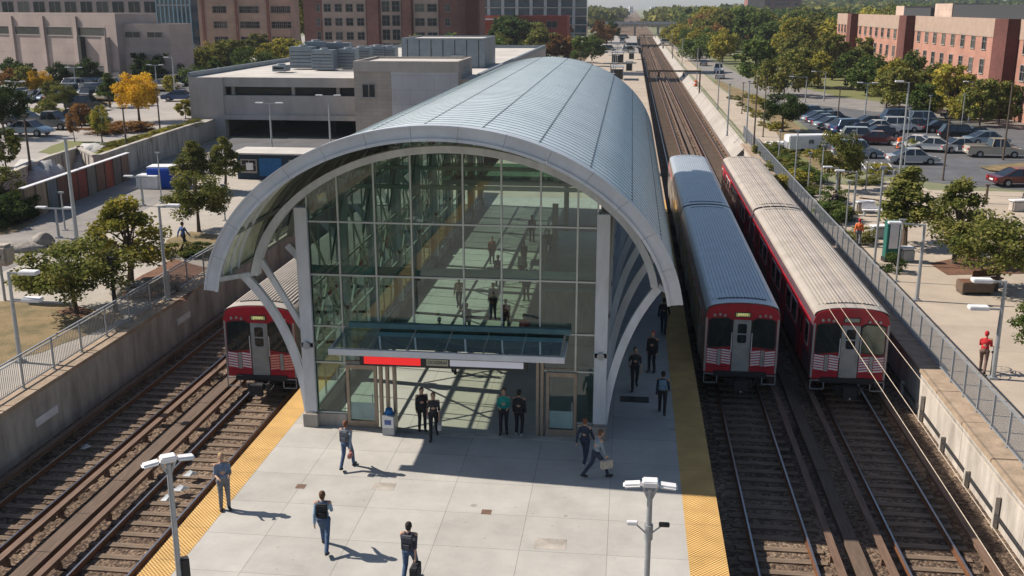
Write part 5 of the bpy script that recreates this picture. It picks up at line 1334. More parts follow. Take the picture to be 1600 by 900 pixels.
for i, (u, v, lf, w, q) in enumerate([(20, 150, 'rust', 1.0, 'at the far left before the mall'), (44, 152, 'olive', 1.0, 'left of the small yellow tree'), (84, 160, 'olive', .8, 'between the car rows'), (128, 200, 'rust', .6, 'on the island by the turning car'), (268, 150, 'yelgreen', .8, 'near the garage corner'), (205, 165, 'olive', .8, 'behind the big yellow tree'), (290, 185, 'yelgreen', .6, 'by the garage wall'), (75, 186, 'olive', .7, 'between the pickup and the lamp'), (10, 262, 'olive', .8, 'above the wall at the left edge')]):
    x, y = at(u, v, ZUP); far_tree(x, y, ZUP, rs.choice((0, 1)), lf, .36 * w, 'small %s tree in the left lot, %s' % (lab[lf], q), 'small trees in the left lot')
for i, (u, v, lf, s_, q) in enumerate([(852, 92, 'rust', .62, 'leftmost'), (870, 94, 'rust', .66, 'second'), (888, 92, 'rust', .55, 'third'), (908, 98, 'green', .62, 'green one before the apartments'), (925, 94, 'green', .6, 'green one beside the platform'), (936, 72, 'rust', .8, 'orange one farther back'), (948, 70, 'rust', .75, 'orange one by the far platform'), (955, 66, 'dark', .8, 'dark one by the far platform')]):
    x, y = at(u, v, ZL); far_tree(x, y, ZL, rs.choice((0, 1)), lf, s_, '%s tree behind the vault roof, %s' % (lab[lf], q), 'trees behind the vault roof')
for i, (u, v, vt, q) in enumerate([(1413, 262, 170, 'beside the silver hatchback'), (1330, 262, 205, 'in front of the dark tree'), (1388, 352, 262, 'left of the tree above the pillar'), (1352, 300, 232, 'right of the dark tree'), (1320, 372, 285, 'between the railing and the benches'), (1448, 210, 150, 'among the parked cars'), (1500, 215, 148, 'behind the black car'), (1400, 440, 345, 'by the green pillar')]):
    LP(pole, 'slim grey pole on the right, %s' % q, (u, v), vt, ZR, .055)
# ================================================================== VEHICLES
def paint(n, c, metal=.2): 
    k = 'paint_' + n
    if k not in M: M[k] = pm(k, c, rough=.28, metal=metal, var=.06, scale=.8, coat=.6)
    return k
PAINT = {'white': (.70, .70, .69), 'silver': (.42, .43, .44), 'grey': (.14, .145, .15), 'black': (.015, .015, .018), 'blue': (.03, .07, .17), 'pale blue': (.20, .27, .34), 'dark red': (.13, .012, .018), 'red': (.35, .02, .025), 'beige': (.48, .42, .34), 'dark blue': (.018, .03, .07)}
M['tyre'] = pm('tyre', (.015, .015, .015), rough=.9); M['wheelrim'] = pm('wheel_rim', (.35, .35, .36), metal=.6, rough=.4)
M['carglass'] = pm('car_glass', (.015, .02, .025), rough=.06, spec=.9, var=.3)
M['taillight'] = pm('tail_light', (.35, .01, .01), rough=.2); M['headlight'] = pm('head_light', (.6, .6, .58), rough=.15)
SPEC = {'sedan': (4.6, .90, .62, .88, 1.44, (-.62, .55), (-1.75, 1.25)), 'suv': (4.7, .93, .70, 1.02, 1.74, (-1.75, .55), (-2.15, 1.15)), 'pickup': (5.4, .95, .75, 1.05, 1.80, (-.35, .9), (-.6, 1.4)), 'van': (5.3, .98, .75, 1.15, 2.05, (-2.3, 1.1), (-2.5, 1.75))}
CARM = {}
def car_meshes(kind):
    if kind in CARM: return CARM[kind]
    L, w, hood, belt, roofz, rr, bb = SPEC[kind]; h = L / 2
    side = [(-h + .05, .30), (-h, .5), (-h + .03, belt - .1), (-h + .15, belt - (.0 if kind != 'sedan' else .04)), (bb[0], belt), (bb[1], belt), (h - .5, hood + .12), (h - .12, hood), (h, .52), (h - .06, .30)]
    mb = MB(); n = len(side); vs = []
    for s, k in ((-1, .93), (-1, 1.0), (1, 1.0), (1, .93)):
        for y, z in side: vs.append((s * w * (k if z > .6 or k == 1 else k), y * (1 if k == 1 else .985), .3 + (z - .3) * (1 if k < 1 else .94) + (0 if k < 1 else .02)))
    fs = []
    for j in range(3):
        for i in range(n): fs.append((j * n + i, j * n + (i + 1) % n, (j + 1) * n + (i + 1) % n, (j + 1) * n + i))
    fs += [tuple(range(n - 1, -1, -1)), tuple(3 * n + i for i in range(n))]
    mb.add(vs, fs); 
    # roof plate and pillars
    r0, r1 = rr; wr = w * .74
    mb.prism([(-wr, r0), (wr, r0), (wr, r1), (-wr, r1)], roofz - .05, roofz)
    for sx in (-1, 1):
        for (ya, yb) in ((r0 + .04, bb[0] + .08), (r1 - .04, bb[1] - .06), ((r0 + r1) / 2, (r0 + r1) / 2)): mb.bar((sx * wr, ya, roofz - .03), (sx * w * .90, yb, belt - .02), .07, .07)
    if kind == 'pickup': mb.box(-w * .93, -w * .86, -h + .1, bb[0], belt - .1, belt + .12).box(w * .86, w * .93, -h + .1, bb[0], belt - .1, belt + .12)
    body = mb.mesh('body', bevel=.035)
    g = MB(); b0, b1 = bb; wb = w * .89; a = [(-wb, b0, belt - .03), (wb, b0, belt - .03), (wb, b1, belt - .03), (-wb, b1, belt - .03), (-wr + .02, r0 + .03, roofz - .02), (wr - .02, r0 + .03, roofz - .02), (wr - .02, r1 - .03, roofz - .02), (-wr + .02, r1 - .03, roofz - .02)]
    g.add(a, [(0, 1, 2, 3), (4, 5, 6, 7), (0, 1, 5, 4), (1, 2, 6, 5), (2, 3, 7, 6), (3, 0, 4, 7)]); gl = g.mesh('windows'); gl.materials.append(M['carglass'])
    wm = MB(); wm.tube((-.11, 0, 0), (.11, 0, 0), .33, n=18, mi=0).tube((-.115, 0, 0), (.115, 0, 0), .19, n=12, mi=1); wh = wm.mesh('wheel'); wh.materials.append(M['tyre']); wh.materials.append(M['wheelrim'])
    hl = MB().box(-.2, .2, -.04, .04, -.07, .07).mesh('headlight', bevel=.02); hl.materials.append(M['headlight'])
    tl = MB().box(-.14, .14, -.04, .04, -.10, .10).mesh('tail_light', bevel=.02); tl.materials.append(M['taillight'])
    CARM[kind] = (body, gl, wh, hl, tl, L, w, hood, belt); return CARM[kind]
CARB = {}
def car(label, x, y, z, deg, kind, colr, group=None, small=False):
    body, gl, wh, hl, tl, L, w, hood, belt = car_meshes(kind)
    k = (kind, colr)
    if k not in CARB: m = body.copy(); m.materials.clear(); m.materials.append(M[paint(colr, PAINT[colr])]); CARB[k] = m
    t = thing('parked_car' if kind != 'van' else 'parked_van', label, {'van': 'van', 'pickup': 'pickup'}.get(kind, 'car'), (x, y, z), -R(deg), group)
    link('body', CARB[k], t); link('windows', gl, t)
    for sx in (-1, 1):
        for yy in (-L * .29, L * .30): link('wheel', wh, t, (sx * (w - .08), yy, .33))
        if not small:
            link('headlight', hl, t, (sx * (w - .28), L / 2 - .03, hood - .08)); link('tail_light', tl, t, (sx * (w - .2), -L / 2 + .02, belt - .22))
    if not small: MB().box(-.26, .26, -L / 2 - .02, -L / 2 + .02, .5, .63).build('number_plate', 'whitepaint', t)
    return t
def pc(label, u, v, deg, kind, colr, z=None, group=None, small=False):
    z = ZR if z is None else z; x, y = at(u, v, z); return car(label, x, y, z + .02, deg, kind, colr, group, small)
# right-hand lot
pc('white sedan standing alone in the middle of the right lot', 1432, 233, -58, 'sedan', 'white')
pc('white hatchback in front of the white sedan, nose to the right', 1457, 237, -75, 'sedan', 'white')
pc('beige pickup on the right side of the lot behind a dark pole', 1552, 245, 90, 'pickup', 'beige')
pc('long black car at the top right of the lot', 1500, 219, 92, 'suv', 'black')
pc('black car next to the long black car, farther right', 1527, 219, 92, 'sedan', 'black')
pc('dark red car parked right of the silver van', 1370, 226, 95, 'sedan', 'dark red')
pc('silver tall car between the blue cars and the dark red car', 1345, 224, 95, 'suv', 'silver')
pc('silver hatchback half hidden behind the weathered bush', 1425, 256, 88, 'sedan', 'silver')
pc('dark red car cut off at the right edge of the picture', 1590, 290, 80, 'sedan', 'dark red')
pc('blue-grey car behind the dark tree on the right lot', 1338, 246, 90, 'suv', 'pale blue')
pc('motor-scooter-sized beige car at the right edge by the planter', 1618, 322, 20, 'sedan', 'beige')
blues = [(1268, 186, 'blue'), (1280, 191, 'pale blue'), (1290, 196, 'dark blue'), (1300, 201, 'pale blue'), (1318, 205, 'silver'), (1328, 209, 'blue'), (1342, 211, 'dark blue'), (1300, 191, 'dark blue'), (1288, 186, 'grey')]
ws = ['farthest', 'second farthest', 'third', 'fourth', 'fifth', 'sixth', 'nearest', 'behind the fourth', 'behind the second']
for (u, v, c), q in zip(blues, ws): pc('%s car in the diagonal row, right lot, %s' % (c, q), u, v, 70, 'sedan' if c != 'blue' else 'suv', c, group='diagonal row of cars on the right lot')
r2 = [(1405, 192, 'blue', 'suv'), (1428, 192, 'silver', 'sedan'), (1405, 206, 'white', 'suv'), (1430, 204, 'grey', 'sedan'), (1452, 204, 'dark blue', 'sedan'), (1470, 207, 'black', 'sedan'), (1445, 196, 'pale blue', 'suv')]
for i, (u, v, c, k) in enumerate(r2): pc('%s %s in the back cluster, right lot, %s' % (c, 'van' if k == 'van' else 'car', ['back left', 'back middle', 'front left', 'front middle', 'right of the middle', 'far right', 'behind the middle'][i]), u, v, 85, k, c, group='cluster of cars at the back of the right lot')
# painted bay lines of the right lot
bl = MB()
def bay(u0, v0, u1, v1, n, dx, dy):
    a = at(u0, v0, ZR); b = at(u1, v1, ZR)
    for i in range(n + 1):
        x = a[0] + (b[0] - a[0]) * i / n; y = a[1] + (b[1] - a[1]) * i / n
        bl.bar((x, y, ZR + .014), (x + dx, y + dy, ZR + .014), .12, .004)
bay(1258, 184, 1345, 216, 10, 4.6, 1.4); bay(1400, 200, 1480, 208, 7, .6, 5.0); bay(1480, 232, 1590, 236, 9, .5, 5.0); bay(1330, 262, 1400, 268, 6, .5, 5.0)
struct('bay_markings', bl, 'whitepaint')
for i, (u, v, c, k) in enumerate([(1500, 238, 'silver', 'sedan'), (1372, 207, 'white', 'sedan'), (1386, 199, 'blue', 'sedan'), (1360, 199, 'grey', 'sedan'), (1540, 226, 'pale blue', 'sedan'), (1376, 216, 'dark blue', 'sedan')]):
    pc('%s sedan %s' % (c, ['standing between the white hatchback and the beige pickup', 'between the diagonal row and the back cluster', 'left of the back cluster on the right lot', 'beyond the diagonal row on the right lot', 'behind the beige pickup', 'behind the dark red car on the right lot'][i]), u, v, 80, k, c)
# caravan
x, y = at(1262, 238, ZR); cv = thing('caravan', 'white box caravan with one small dark window behind the right railing', 'caravan', (x, y, ZR), R(12)); cv.scale = (.72, .72, .72)
MB().box(-3.2, 3.2, -1.1, 1.1, .5, 2.5).build('body', 'whitepaint', cv, bevel=.12); MB().box(-.35, .35, -1.13, -1.1, 1.3, 1.9).build('window', 'carglass', cv)
MB().box(-3.3, -3.1, -.9, .9, .6, 1.6).build('front_panel', 'galv', cv, bevel=.05)
for xx in (-1.2, -.4): MB().tube((xx, -1.12, .35), (xx, -.9, .35), .35, n=16).tube((xx, .9, .35), (xx, 1.12, .35), .35, n=16).build('wheel', 'tyre', cv)
x, y = at(1222, 236, ZR); bt = thing('trailer', 'low covered pale trailer left of the white caravan', 'trailer', (x, y, ZR), R(20)); MB().box(-1.8, 1.8, -.8, .8, .4, .95).build('body', 'whitepaint', bt, bevel=.15); MB().tube((0, -.85, .3), (0, .85, .3), .3, n=14).build('wheel', 'tyre', bt)
# left lot rows
cols_ = ['white', 'silver', 'grey', 'black', 'blue', 'pale blue', 'dark red', 'white', 'silver', 'dark blue', 'beige']
def lot_row(u0, u1, v, n, deg, where, kinds=('sedan', 'suv')):
    for i in range(n):
        u = u0 + (u1 - u0) * i / max(1, n - 1); c = rs.choice(cols_); 
        pc('%s car in %s' % (c, where), u, v + rs.uniform(-.7, .7), deg + rs.uniform(-3, 3) + rs.choice((0, 180)), rs.choice(kinds), c, ZUP, 'cars in ' + where, True)
lot_row(14, 92, 151, 9, 12, 'the second car row of the left lot')
lot_row(22, 96, 158, 8, 12, 'the third car row of the left lot')
lot_row(112, 175, 141, 9, 12, 'the back car row before the mall')
lot_row(118, 172, 150, 7, 12, 'the middle car row before the mall')
lot_row(228, 298, 134, 8, 12, 'the back car row beside the garage')
lot_row(232, 262, 141, 3, 12, 'the short row beside the yellow tree')
lot_row(150, 186, 156, 4, 12, 'the row left of the yellow tree')
pc('black car parked across the aisle of the left lot', 136, 172, 85, 'suv', 'black', ZUP)
pc('dark red car turning in the left lot', 122, 190, 88, 'sedan', 'dark red', ZUP)
pc('black car behind the dark red car in the left lot', 138, 196, 88, 'suv', 'black', ZUP)
pc('blue car near the garage corner in the left lot', 282, 158, 80, 'sedan', 'blue', ZUP)
pc('white car under the dark broad tree at the left edge', 30, 190, 80, 'sedan', 'white', ZUP)
pc('black car beside the white car at the left edge', 42, 198, 85, 'sedan', 'black', ZUP)
pc('grey-green pickup at the left of the lot', 78, 202, 88, 'pickup', 'grey', ZUP)
pc('white sedan right of the yellow tree', 262, 138, 85, 'sedan', 'white', ZUP)
pc('long pale blue car at the left edge of the lot', 45, 212, 90, 'sedan', 'pale blue', ZUP)

# ================================================================== BUILDINGS
M['mall'] = bricked('mall_wall', (0.362, 0.294, 0.269), (.20, .165, .15), 4., 1.5, .06)
M['garage'] = pm('garage_concrete', (0.425, 0.388, 0.356), var=.22, scale=.5, bump=.15, bscale=8, rough=.9, stretch=(1, 1, .4))
M['garage_tan'] = bricked('garage_block', (0.375, 0.331, 0.294), (.24, .21, .19), 1.2, .4, .1)
M['greypanel'] = bricked('grey_panels', (.47, .48, .49), (.24, .25, .26), 1.7, 1.5, .08)
M['roofgravel'] = pm('flat_roof', (.50, .47, .43), var=.25, scale=.25, rough=.95)
M['mech'] = pm('mech_metal', (.22, .255, .285), var=.2, scale=1, rough=.5, metal=.4)
M['brownbrick'] = bricked('brown_brick', (0.269, 0.131, 0.106), (.17, .10, .085), .9, .3, .2)
M['tanstone'] = bricked('tan_stone', (0.450, 0.338, 0.275), (.27, .20, .17), 1.8, .9, .1)
M['redbrick'] = bricked('red_brick', (0.338, 0.069, 0.044), (.20, .06, .045), .9, .3, .2)
M['salmon'] = bricked('salmon_brick', (.39, .20, .15), (.33, .19, .15), .9, .3, .12)
M['paleband'] = pm('pale_band', (.36, .26, .205), var=.15, scale=.7)
M['darkbrick'] = bricked('dark_brick', (.125, .05, .042), (.1, .05, .045), .9, .3, .2)
M['bglass'] = pm('building_glass', (.020, .028, .034), rough=.15, spec=.35, var=.6, scale=.35)
_nt = M['bglass'].node_tree; _p = [n for n in _nt.nodes if n.type == 'BSDF_PRINCIPLED'][0]; _src = _p.inputs['Base Color'].links[0].from_socket   # blinds drawn in some windows
_oi = _nt.nodes.new('ShaderNodeObjectInfo'); _r = _nt.nodes.new('ShaderNodeValToRGB'); _r.color_ramp.elements[0].position = .6; _r.color_ramp.elements[0].color = (0, 0, 0, 1); _r.color_ramp.elements[1].position = 1; _r.color_ramp.elements[1].color = (.75, .75, .75, 1)
_m = _nt.nodes.new('ShaderNodeMix'); _m.data_type = 'RGBA'; _nt.links.new(_oi.outputs['Random'], _r.inputs[0]); _nt.links.new(_r.outputs[0], _m.inputs[0]); _nt.links.new(_src, _m.inputs[6]); _m.inputs[7].default_value = (.16, .155, .14, 1); _nt.links.new(_m.outputs[2], _p.inputs['Base Color'])
M['blueglass'] = pm('blue_curtain_glass', (.05, .10, .13), rough=.07, spec=.9, var=.6, scale=.3)
M['frame'] = pm('window_frame', (.30, .27, .25), rough=.6)
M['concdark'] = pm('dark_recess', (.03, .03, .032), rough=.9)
def facade_frame(p0, p1):
    """matrix with X along the wall from p0 to p1, Y into the building, origin p0"""
    a = Vector((p0[0], p0[1], 0)); b = Vector((p1[0], p1[1], 0)); d = (b - a).normalized(); n = Vector((-d.y, d.x, 0))
    return (b - a).length, math.atan2(d.y, d.x)
WM = {}
def window_mesh(w, h, style='grid', fmat='frame', gmat='bglass'):
    k = (round(w, 2), round(h, 2), style, fmat, gmat)
    if k not in WM:
        mb = MB(); f = .09
        mb.box(-w / 2, w / 2, .02, .06, 0, h, 1)
        for a in ((-w / 2 - f, w / 2 + f, -.1, .05, -f * 1.6, 0), (-w / 2 - f, w / 2 + f, -.06, .05, h, h + f), (-w / 2 - f, -w / 2, -.06, .05, 0, h), (w / 2, w / 2 + f, -.06, .05, 0, h)): mb.box(*a, 0)
        if style == 'grid': mb.box(-.03, .03, -.01, .021, 0, h, 0).box(-w / 2, -.03, -.01, .021, h * .55, h * .55 + .05, 0).box(.03, w / 2, -.01, .021, h * .55, h * .55 + .05, 0)
        if style == 'strip':
            n = max(2, int(w / 1.4))
            for i in range(1, n): x = -w / 2 + w * i / n; mb.box(x - .04, x + .04, -.01, .021, 0, h, 0)
        me = mb.mesh('window'); me.materials.append(M[fmat]); me.materials.append(M[gmat]); WM[k] = me
    return WM[k]
def block(name, label, cat, p0, p1, depth, zb, h, mat, roofmat='roofgravel', parapet=.5, group=None):
    L, rz = facade_frame(p0, p1)
    t = thing(name, label, cat, (p0[0], p0[1], zb), rz, group)
    mb = MB().box(0, L, 0, depth, 0, h); pw = .3
    mb.box(0, L, 0, pw, h + .002, h + parapet).box(0, L, depth - pw, depth, h + .002, h + parapet).box(0, pw, pw, depth - pw, h + .002, h + parapet).box(L - pw, L, pw, depth - pw, h + .002, h + parapet)
    mb.build('wall', mat, t)
    MB().box(pw, L - pw, pw, depth - pw, h + .002, h + .03).build('roof', roofmat, t)
    return t, L
def win_grid(t, xs_, zs_, w, h, y=0., style='grid', rz=0., off=(0, 0), fmat='frame', gmat='bglass', skip=0.):
    me = window_mesh(w, h, style, fmat, gmat)
    for z in zs_:
        for x in xs_:
            if skip and random.random() < skip: continue
            o = link('window', me, t); o.location = (x, y - .03, z) if not rz else (off[0], off[1] + x, z); o.rotation_euler = (0, 0, rz)
# blank-walled mall on the left
p0 = at(-60, 118, ZUP); p1 = at(190, 132, ZUP)
hy = aty(100, 25, (p0[1] + p1[1]) / 2)[1] - ZUP
mall, L = block('mall', 'long blank mauve-beige mall wall with four dark window bands at the far left', 'shopping mall', p0, p1, 8, ZUP, hy, 'mall')
win_grid(mall, [L * q for q in (.29, .48, .675, .86)], [hy * .715], L * .15, hy * .12, style='plain')
for q in (.1, .385, .58, .775): MB().box(L * q - .5, L * q + .5, -.35, -.002, 0, hy).build('pilaster', 'mall', mall)
for q in (.80, .94): MB().box(L * q, L * q + .8, -.9, -.002, 0, hy * .70).build('downpipe_shaft', 'concdark' if q < .9 else 'mall', mall)
MB().box(L * .60, L, -.25, -.002, 0, hy * .18).build('plinth', 'garage', mall)
win_grid(mall, [L * .73, L * .9], [.6], 5, 2.2, y=-.26, style='strip')
q0 = at(191, 131, ZUP); q1 = at(272, 133, ZUP); h2 = aty(240, 42, q0[1])[1] - ZUP
m2, L2 = block('mall_wing', 'lower right wing of the blank mall with two thin window slits', 'building', q0, q1, 6, ZUP, h2, 'mall')
win_grid(m2, [L2 * .3, L2 * .72], [h2 * .82], L2 * .28, .8, style='strip')
# towers behind the mall
def tower(name, label, u0, u1, vbase, vtop, z, depth, mat, cat='building', Yov=None, h=None, **k):
    a = at(u0, vbase, z); b = (aty(u1, vbase, a[1])[0], a[1] + .01)
    hh = h or (aty((u0 + u1) / 2, vtop, (a[1] + b[1]) / 2)[1] - z)
    return block(name, label, cat, a, b, depth, z, hh, mat, **k)
t1, L = tower('office_tower', 'grey and glass office tower rising behind the mall roof', -60, 255, 96, 0, ZUP, 8, 'mall', h=34)
for i in range(13):
    for zz in range(1, 7): 
        o = link('window', window_mesh(L / 13 * .72, 2.3, 'strip'), t1); o.location = (L * (i + .5) / 13, -.03, 2.6 + zz * 4.0)
t2, L = tower('glass_tower', 'blue glass curtain-wall tower right of the mall', 252, 304, 98, 0, ZUP, 4, 'blueglass', h=40)
for i in range(9): MB().box(L * i / 8 - .12, L * i / 8 + .12, -.2, -.002, 0, 40).build('fin', cloth('pale_blue_fin', (.30, .42, .47)), t2)
for j in range(10): MB().box(0, L, -.12, -.003, 4 * j, 4 * j + .35).build('floor_band', 'frame', t2)
t3, L = tower('apartment_block', 'beige apartment block behind the trees left of the brown tower', 303, 455, 88, 6, ZUP, 8, 'tanstone', h=21)
win_grid(t3, [L * q for q in (.27, .33, .54, .60, .66, .86, .92, .98)], [3.2 + 3.6 * j for j in range(5)], 1.9, 1.5)
for q in (.12, .46, .78): MB().box(L * q, L * q + .6, -.4, -.002, 0, 21.4).build('pilaster', 'brownbrick', t3)
# brown tower centre
t4, L = tower('brick_tower', 'big brown brick and tan stone tower with a grid of dark square windows', 478, 750, 92, 0, ZUP, 9, 'brownbrick', h=46)
bays = [(.07, .10, 1), (.11, .36, 4), (.445, .56, 2), (.63, .77, 2), (.80, .84, 1)]
for a, b, n in bays:
    pn = MB().box(L * a, L * b, -.25, -.002, 0, 46).build('stone_bay', 'tanstone', t4) if n > 1 else None
    w = L * (b - a) / n
    win_grid(t4, [L * a + w * (i + .5) for i in range(n)], [1.3 + 3.15 * j for j in range(9)], min(1.9, w * .62) if n != 2 else w * .74, 1.65 if n != 2 or a > .6 else 2.3, y=-.28 if n > 1 else 0.)
MB().box(L * .37, L * .435, -1.2, -.002, 0, 46).build('pilaster', 'brownbrick', t4); MB().box(L * .57, L * .62, -1.2, -.002, 0, 46).build('pilaster', 'brownbrick', t4)
MB().box(L * .93, L, -2.5, -.002, 0, 46).build('stair_tower', 'darkbrick', t4)
# red low building and apartments right of it
t5, L = tower('red_brick_building', 'low red brick building with dark windows right of the brown tower', 752, 886, 68, 27, ZUP, 14, 'redbrick')
hh = 10
win_grid(t5, [L * q for q in (.2, .42, .62, .82)], [1.6, 5.2], 3.4, 2.0, style='strip')
MB().box(0, L * .3, -1.0, -.002, 7.6, 8.0).build('balcony_slab', 'whitepaint', t5)
t6, L = tower('glass_apartments', 'grey glass apartment block with pale balcony lines behind the red building', 740, 916, 56, 0, ZUP, 14, 'blueglass', h=32)
for j in range(9): MB().box(0, L, -1.0, -.003, 3.4 * j + 1, 3.4 * j + 1.4).build('balcony_slab', 'garage', t6)
for i in range(8): MB().box(L * i / 8, L * i / 8 + 1.2, -.5, -.004, 0, 32).build('wall_pier', 'greypanel', t6)
# ---- parking garage behind the vault
ZG = ZL
gp0 = at(297, 205, ZG); 
gx0, gy0 = at(345, 214, ZG)
_, gtop = aty(345, 121, gy0)
ga = thing('parking_garage', 'wide flat-roofed concrete parking garage with dark open decks behind the station', 'parking garage', (gx0, gy0, ZG), R(2))
GL = 48.; GD = 46.; gh = gtop - ZG
GX1 = -15.6 - gx0; GD = 84.; ga.rotation_euler = (0, 0, 0)
mb = MB().box(-3.2, .6, 0, 1.0, 0, gh).box(-3.2, -2.4, 1.0, GD, 0, gh)        # left end pier, side wall
mb.box(.6, GX1, .35, 1.0, gh - 1.0, gh).box(.6, GX1, .2, 1.0, gh * .34, gh * .70).box(.6, GX1, -.1, 1.2, gh * .30, gh * .38)
mb.box(GX1 - .5, GX1, 1.0, GD, -2.2, gh)
mb.build('wall', 'garage', ga)
MB().box(-2.4, GX1 - .5, 1.0, GD, gh - .3, gh - .02).build('roof', 'roofgravel', ga)
pp = MB().box(-3.2, GX1, GD, GD + .4, gh - .3, gh + .5).box(-3.25, -2.9, 0, GD, gh + .002, gh + .5).box(GX1 - .4, GX1 + .03, 0, GD, gh + .002, gh + .6); pp.build('parapet', 'mech', ga)
MB().box(.6, GX1 - .5, 1.2, GD, gh * .33, gh * .36).build('deck', 'garage', ga)
MB().box(-2.3, GX1 - .6, 22, 22.3, 0, gh - .4).build('back_wall', 'concdark', ga)  # near-black back wall, inner columns and rear decks carry interior shade as colour
MB().box(.6, GX1 - .5, 1.4, 1.5, gh * .7, gh - 1.0).build('window', 'bglass', ga)
for x in (1.2, 8, 13): MB().box(x, x + .35, 1.0, 1.38, gh * .7, gh - 1.0).build('column', 'garage', ga)
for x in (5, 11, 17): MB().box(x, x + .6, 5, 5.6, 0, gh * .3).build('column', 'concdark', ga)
MB().box(.6, GX1 - .6, 1.1, 22, .01, .03).build('garage_floor', 'asphalt', ga)
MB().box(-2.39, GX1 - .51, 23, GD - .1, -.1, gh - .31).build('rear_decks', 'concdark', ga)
# stair block in front
sx0, sy0 = at(552, 236, ZG); sy0 = gy0 - 1.5; sx0, st_top = aty(552, 99, sy0)
sx1, _ = aty(716, 99, sy0)
sb, L = block('stair_block', 'taller tan and grey panelled block of the garage with one dark window', 'building', (sx0, sy0), (sx1, sy0 + .1), 10, ZG - 2.1, st_top - ZG + 2.1, 'garage_tan', parapet=.25)
hh_ = st_top - ZG + 2.1
MB().box(L * .36, L - .05, -.06, -.002, 0, hh_ * .92).build('panel_wall', 'greypanel', sb)
MB().box(0, L, -.14, -.003, hh_ * .92, hh_ + .25).build('cornice', 'garage', sb)
win_grid(sb, [L * .14], [hh_ * .66], 1.3, 1.3, style='strip')
# penthouse and roof plant
Yp = gy0 + 20
px0, _ = aty(628, 95, Yp); px1, _ = aty(757, 95, Yp); _, pt = aty(690, 62, Yp)
ph, L = block('plant_room', 'blue-grey metal plant room on the garage roof', 'plant room', (px0, Yp), (px1, Yp + .2), 12, gtop - .02, pt - gtop, 'mech', 'roofgravel', .2)
for i in range(7): MB().box(L * (i + .5) / 7 - .04, L * (i + .5) / 7 + .04, -.04, -.002, 0, pt - gtop).build('panel_joint', 'under', ph)
MB().box(L * .6, L * .75, -.12, -.002, .3, 1.6).build('louvre', 'galv', ph)
for i, (u, v, w, h) in enumerate([(475, 108, 2.6, 2.0), (495, 106, 2.0, 2.4), (508, 110, 2.4, 1.8), (530, 104, 3.0, 2.2), (545, 108, 2.0, 1.8), (565, 100, 2.6, 1.6), (590, 97, 2.2, 1.6), (440, 113, 1.4, .6), (608, 97, 2.0, 1.5), (520, 100, 2.2, 1.6)]):
    x, y = at(u, v, gtop); a = thing('roof_unit', 'grey ribbed ventilation unit on the garage roof, %s' % ['at the left end', 'second from left', 'third from left', 'large middle one', 'right of the large one', 'farther back', 'beside the plant room', 'small low one', 'nearest the plant room', 'behind the large one'][i], 'roof unit', (x, y, gtop)); a['group'] = 'ventilation units on the garage roof'
    h *= 1.35; w *= 1.1
    MB().box(-w / 2, w / 2, -1, 1, .15, h).build('casing', 'mech', a, bevel=.04)
    f = MB()
    for q in range(5): f.box(-w / 2 + .15, w / 2 - .15, -1.04, -1.001, .4 + q * (h - .6) / 5, .46 + q * (h - .6) / 5)
    f.build('louvre', 'under', a); MB().tube((0, 0, h), (0, 0, h + .2), .5, n=16).build('fan_hood', 'galv', a)
# blue shop kiosk
kx, ky = at(372, 280, ZL); kx2, ky2 = at(470, 282, ZL)
kb, L = block('kiosk', 'low blue and dark kiosk with a pale flat roof left of the vault', 'kiosk', (kx, ky), (kx2 + 2, ky2), 3, ZL, 2.0, cloth('kiosk_navy', (.02, .04, .07)), 'roofgravel', .12)
MB().box(-.4, L + .4, -.5, 3.3, 2.14, 2.26).build('canopy_roof', 'roofgravel', kb)
MB().box(L * .26, L * .52, -.06, -.002, .3, 1.8).build('blue_panel', cloth('kiosk_blue', (.02, .12, .30)), kb)
win_grid(kb, [L * .14, L * .70], [.7], 1.2, .9)
MB().box(L * .11, L * .19, -.1, -.07, .8, 1.4).build('poster', 'whitepaint', kb)
# blue tarpaulin store + pale box
x, y = at(266, 292, ZL); tp = thing('covered_store', 'bright blue tarpaulin-covered store with a pale top by the left road', 'store', (x, y, ZL), R(8))
MB().box(-1.5, 1.5, -.9, .9, 0, 1.55).build('cover', cloth('tarp_blue', (.01, .07, .42)), tp, bevel=.08); MB().box(-1.6, 1.6, -.5, 1.1, 1.56, 1.68).build('top_sheet', 'whitepaint', tp, bevel=.03)
x, y = at(236, 294, ZL); tag(MB().box(-.9, .9, -.6, .6, 0, 1.1).build('utility_cabinet', 'whitepaint', bevel=.04, loc=(x, y, ZL)), 'pale utility cabinet left of the blue tarpaulin store', 'cabinet')
# coloured hoarding
hA = at(42, 345, ZL); hB = at(204, 280, ZL); L, rz = facade_frame(hA, hB)
ho = thing('panel_hoarding', 'hoarding of rust, brown, grey and tan panels along the left road', 'hoarding', (hA[0], hA[1], ZL), rz)
hc = [(.24, .17, .12), (.30, .22, .15), (.13, .15, .16), (.15, .07, .05), (.22, .06, .035), (.24, .055, .035), (.20, .17, .14), (.17, .09, .06), (.26, .06, .03), (.16, .12, .09), (.20, .12, .08)]
for i, c in enumerate(hc):
    a = L * i / len(hc); b = L * (i + 1) / len(hc); MB().box(a + .03, b - .03, 0, .18, 0, 2.15).build('panel', pm('hoarding_%d' % i, c, var=.35, scale=1, stretch=(3, 3, .4), rough=.9), ho)
    MB().box(a - .05, a + .05, -.06, -.002, 0, 2.16).build('post', 'bark', ho)
MB().box(-.1, L + .1, -.1, .25, 2.16, 2.22).build('capping', 'whitepaint', ho)
